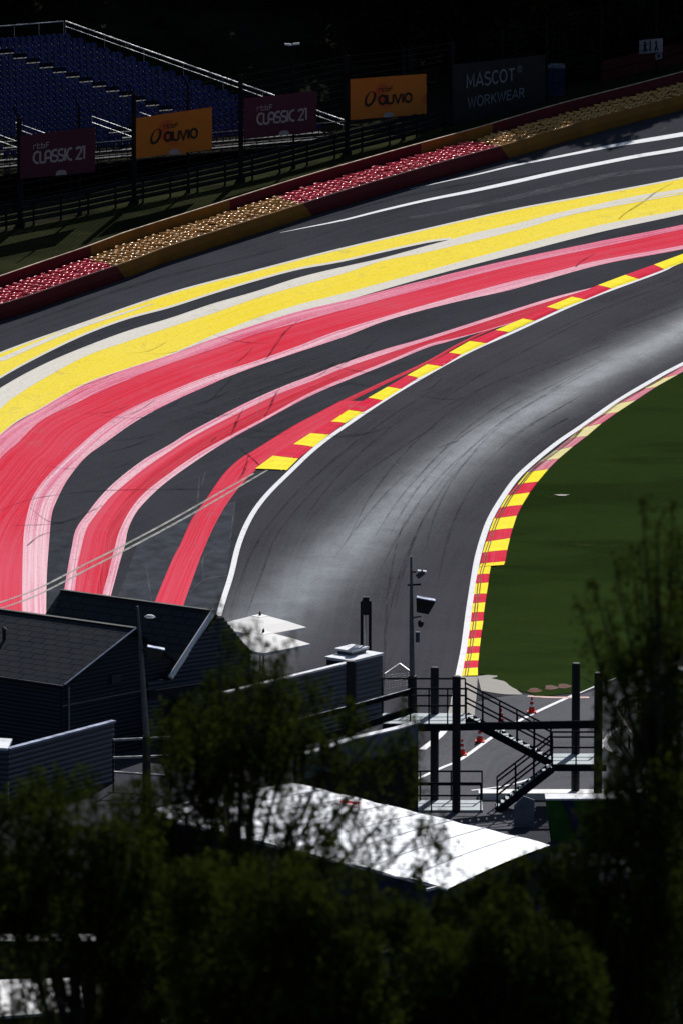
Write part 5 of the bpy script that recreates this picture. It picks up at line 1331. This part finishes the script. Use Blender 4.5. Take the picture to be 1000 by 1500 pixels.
cnt += fore_tree(1010, 100, [(962,762,20,.45),(995,790,30,.8),(928,858,36,.55),(962,905,50,.9),(900,925,30,.55),(868,850,12,.5),(940,990,52,1),(995,1000,60,1.2),(925,1060,42,1),(985,1080,65,1.3),(905,1130,36,1),(955,1170,75,1.3),
     (890,1225,55,1.1),(960,1280,95,1.3),(845,1270,45,1.1),(785,1318,38,1),(880,1350,95,1.3),(745,1375,62,1.2),(960,1420,105,1.3),(1000,860,40,1),(1010,940,50,1.2),(900,820,14,.5),(935,800,22,.5),(885,880,24,.45),(866,930,26,.4),(848,885,12,.35),(905,965,36,.7),(900,1010,40,.7),(930,955,40,.8),(965,960,45,.9),(925,1110,40,.9),(960,1040,50,.9),(885,1085,22,.5),(875,1180,34,.8),(905,1185,45,.9),(960,830,30,.6),(940,735,10,.5),(985,745,16,.5),(890,1040,26,.5)]+fill[2],
     'tall birch along the right edge hanging over the grass', seed=8, K=.78, group='birch trees in the foreground')
cnt += fore_tree(560, 96, [(400,1330,85,1.2),(465,1345,60,1),(585,1350,50,.9),(650,1385,52,1),(540,1415,50,.28),(350,1440,105,1.3),(460,1475,60,1),(620,1455,60,1.1),(545,1488,50,.9),(700,1440,85,1.2),(800,1440,95,1.3),(440,1280,40,.8),(535,1300,28,.6),(610,1275,18,.4),(540,1240,16,.4),(650,1318,26,1.1),(690,1302,24,1.2),(725,1290,25,1.2),(762,1272,25,1.2),(800,1255,22,1.1),(835,1242,20,.9),(740,1330,40,1.2),(820,1290,36,1.2),(590,1335,26,1),(520,1270,26,.5),(480,1245,30,.6)]+fill[1],
     'birch crown filling the bottom centre below the marquee', seed=13, group='birch trees in the foreground')
# second, denser row of trees below the spectator slope
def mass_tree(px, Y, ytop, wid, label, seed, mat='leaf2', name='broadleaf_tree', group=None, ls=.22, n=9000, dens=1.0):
    rnd = np.random.default_rng(seed); top = at_y(px, ytop, Y); zb = T(top.x, Y); base = Vector((top.x, Y, zb)); H = top.z-zb; Wd = wid*Y/FPX/2
    root = thing(name, label, 'tree', base, group)
    mb = MB(); mb.tube([base-Vector((0,0,.3)), base+Vector((.15,.1,H*.45)), base+Vector((0,0,H*.9))], [.35,.22,.04], 8)
    for k_ in range(7):
        a = k_*2.4; z_ = H*(.3+.08*k_); mb.tube([base+Vector((0,0,z_)), base+Vector((math.cos(a)*Wd*.7, math.sin(a)*Wd*.7, z_+H*.13))], [.1,.02], 5)
    mb.build('trunk', M['bark'], root, base)
    nb = 100; cen = []
    for _ in range(nb):
        t_ = rnd.uniform(.18,1)**.8; a = rnd.uniform(0,6.28); rr2 = Wd*math.sqrt(rnd.uniform(0,1))*(1-.85*max(0,t_-.45)/.55)
        cen.append((math.cos(a)*rr2, math.sin(a)*rr2, H*t_*.97-.3, Wd*rnd.uniform(.12,.26)))
    per = n//nb; Cs = []
    for cx, cy, cz, rr2 in cen:
        q = rnd.normal(size=(per,3)); q /= np.linalg.norm(q, axis=1)[:,None]; q *= rr2*rnd.uniform(.45,1.05,(per,1)); q[:,2] *= .7; Cs.append(q+np.array([cx,cy,cz]))
    leaf_object('foliage', leaf_quads(np.concatenate(Cs)+np.array(base[:]), ls, .65), M[mat], root, base); return root
row = [(-150,205,1215,240,'far left of the row'),(225,212,1200,230,'second from the left'),(330,200,1240,230,'third from the left'),(430,196,1330,190,'in the middle'),(670,200,1315,210,'just right of the middle'),(835,206,1255,250,'second from the right'),(990,204,1090,280,'far right of the row')]
for i, (px, Y, yt, wd, lb) in enumerate(row):
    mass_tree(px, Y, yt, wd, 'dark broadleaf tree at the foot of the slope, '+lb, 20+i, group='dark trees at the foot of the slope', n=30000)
# forest behind the fence on the hillside
def forest_tree(X, Y, H, Wd, seed, label, src={}):
    zb = T(X, Y)
    key = seed % 3
    if key not in src:
        rnd = np.random.default_rng(100+key); base = Vector((X, Y, zb)); root = thing('forest_tree', label, 'tree', base, 'forest trees on the hillside behind the fence')
        mb = MB(); mb.tube([base-Vector((0,0,.5)), base+Vector((.2,0,9)), base+Vector((0,0,18))], [.4,.28,.06], 8)
        for k_ in range(9):
            a = k_*2.3; z_ = 3.5+1.3*k_; mb.tube([base+Vector((0,0,z_)), base+Vector((math.cos(a)*2.6, math.sin(a)*2.6, z_+1.4))], [.1,.02], 5)
        mb.build('trunk', M['bark'], root, base)
        Cs = []
        for _ in range(60):
            t_ = rnd.uniform(.12,1); a = rnd.uniform(0,6.28); rr2 = 4.2*math.sqrt(rnd.uniform(0,1))*(1-.6*max(0,t_-.5)/.5)
            q = rnd.normal(size=(150,3)); q /= np.linalg.norm(q, axis=1)[:,None]; q *= rnd.uniform(.9,1.6)*rnd.uniform(.5,1.05,(150,1)); Cs.append(q+np.array([math.cos(a)*rr2, math.sin(a)*rr2, 20*t_]))
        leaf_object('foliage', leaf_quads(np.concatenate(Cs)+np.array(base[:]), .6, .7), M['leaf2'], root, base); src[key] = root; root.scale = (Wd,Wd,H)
        return
    r_ = copy_tree(src[key], (X, Y, zb), label); r_.scale = (Wd,Wd,H); r_.rotation_euler = (0,0,seed*1.7)
FL = 'dark tall tree of the unlit forest on the hillside behind the fence'
sd_ = 0
for (X, dY, H) in [(16,12,1.15),(20,10,1.12),(25,9,1.1),(30,9,1.1),(35,9,1.1),(17,7,.8),(21,6.5,.85),(26,6,.85),(31,6,.85),(13,8,.6),(41,10,1.15),(47,10,1.15),(54,12,1.3),(62,14,1.3),(12,20,1.0),(5,27,.8),(15,24,1.05),(22,23,1.1),(29,24,1.1),(36,23,1.1),(43,24,1.15),(51,25,1.1),(60,26,1.1),
                   (8,34,.9),(15,33,1.0),(22,33,1.1),(29,33,1.1),(36,34,1.1),(46,36,1.1),(56,38,1.1),(1,42,.8),(-6,46,.75),(-13,49,.7),(-20,50,.7),(-27,50,.7),(-34,50,.7),(10,45,.9),(18,44,1),(-3,54,.8),(-15,58,.8),(-27,60,.8),(4,56,.9),(14,55,1)]:
    sd_ += 1; forest_tree(X, fenceY(X)+dY, H, random.uniform(.9,1.15), sd_, FL)
# undergrowth on the bank behind the stand: too dense to count
Cs = []
for _ in range(900):
    X = rng.uniform(-32, 26); dY = rng.uniform(19, 60); Y = fenceY(X)+dY
    if X < 1.5 and dY < 30: continue
    z = T(X, Y); q = rng.normal(size=(34,3))*np.array([.6,.6,.4])*rng.uniform(.6,1.4); q[:,2] = np.abs(q[:,2]); Cs.append(q+np.array([X,Y,z]))
V = leaf_quads(np.concatenate(Cs), .28, .6)
me_o = leaf_object('undergrowth', V, M['leaf2'], None, Vector((0,0,0))); me_o['kind'] = 'stuff'; me_o['label'] = 'dark brambles and leaf litter on the hillside behind the stand'; me_o['category'] = 'undergrowth'
print('leaves', cnt)
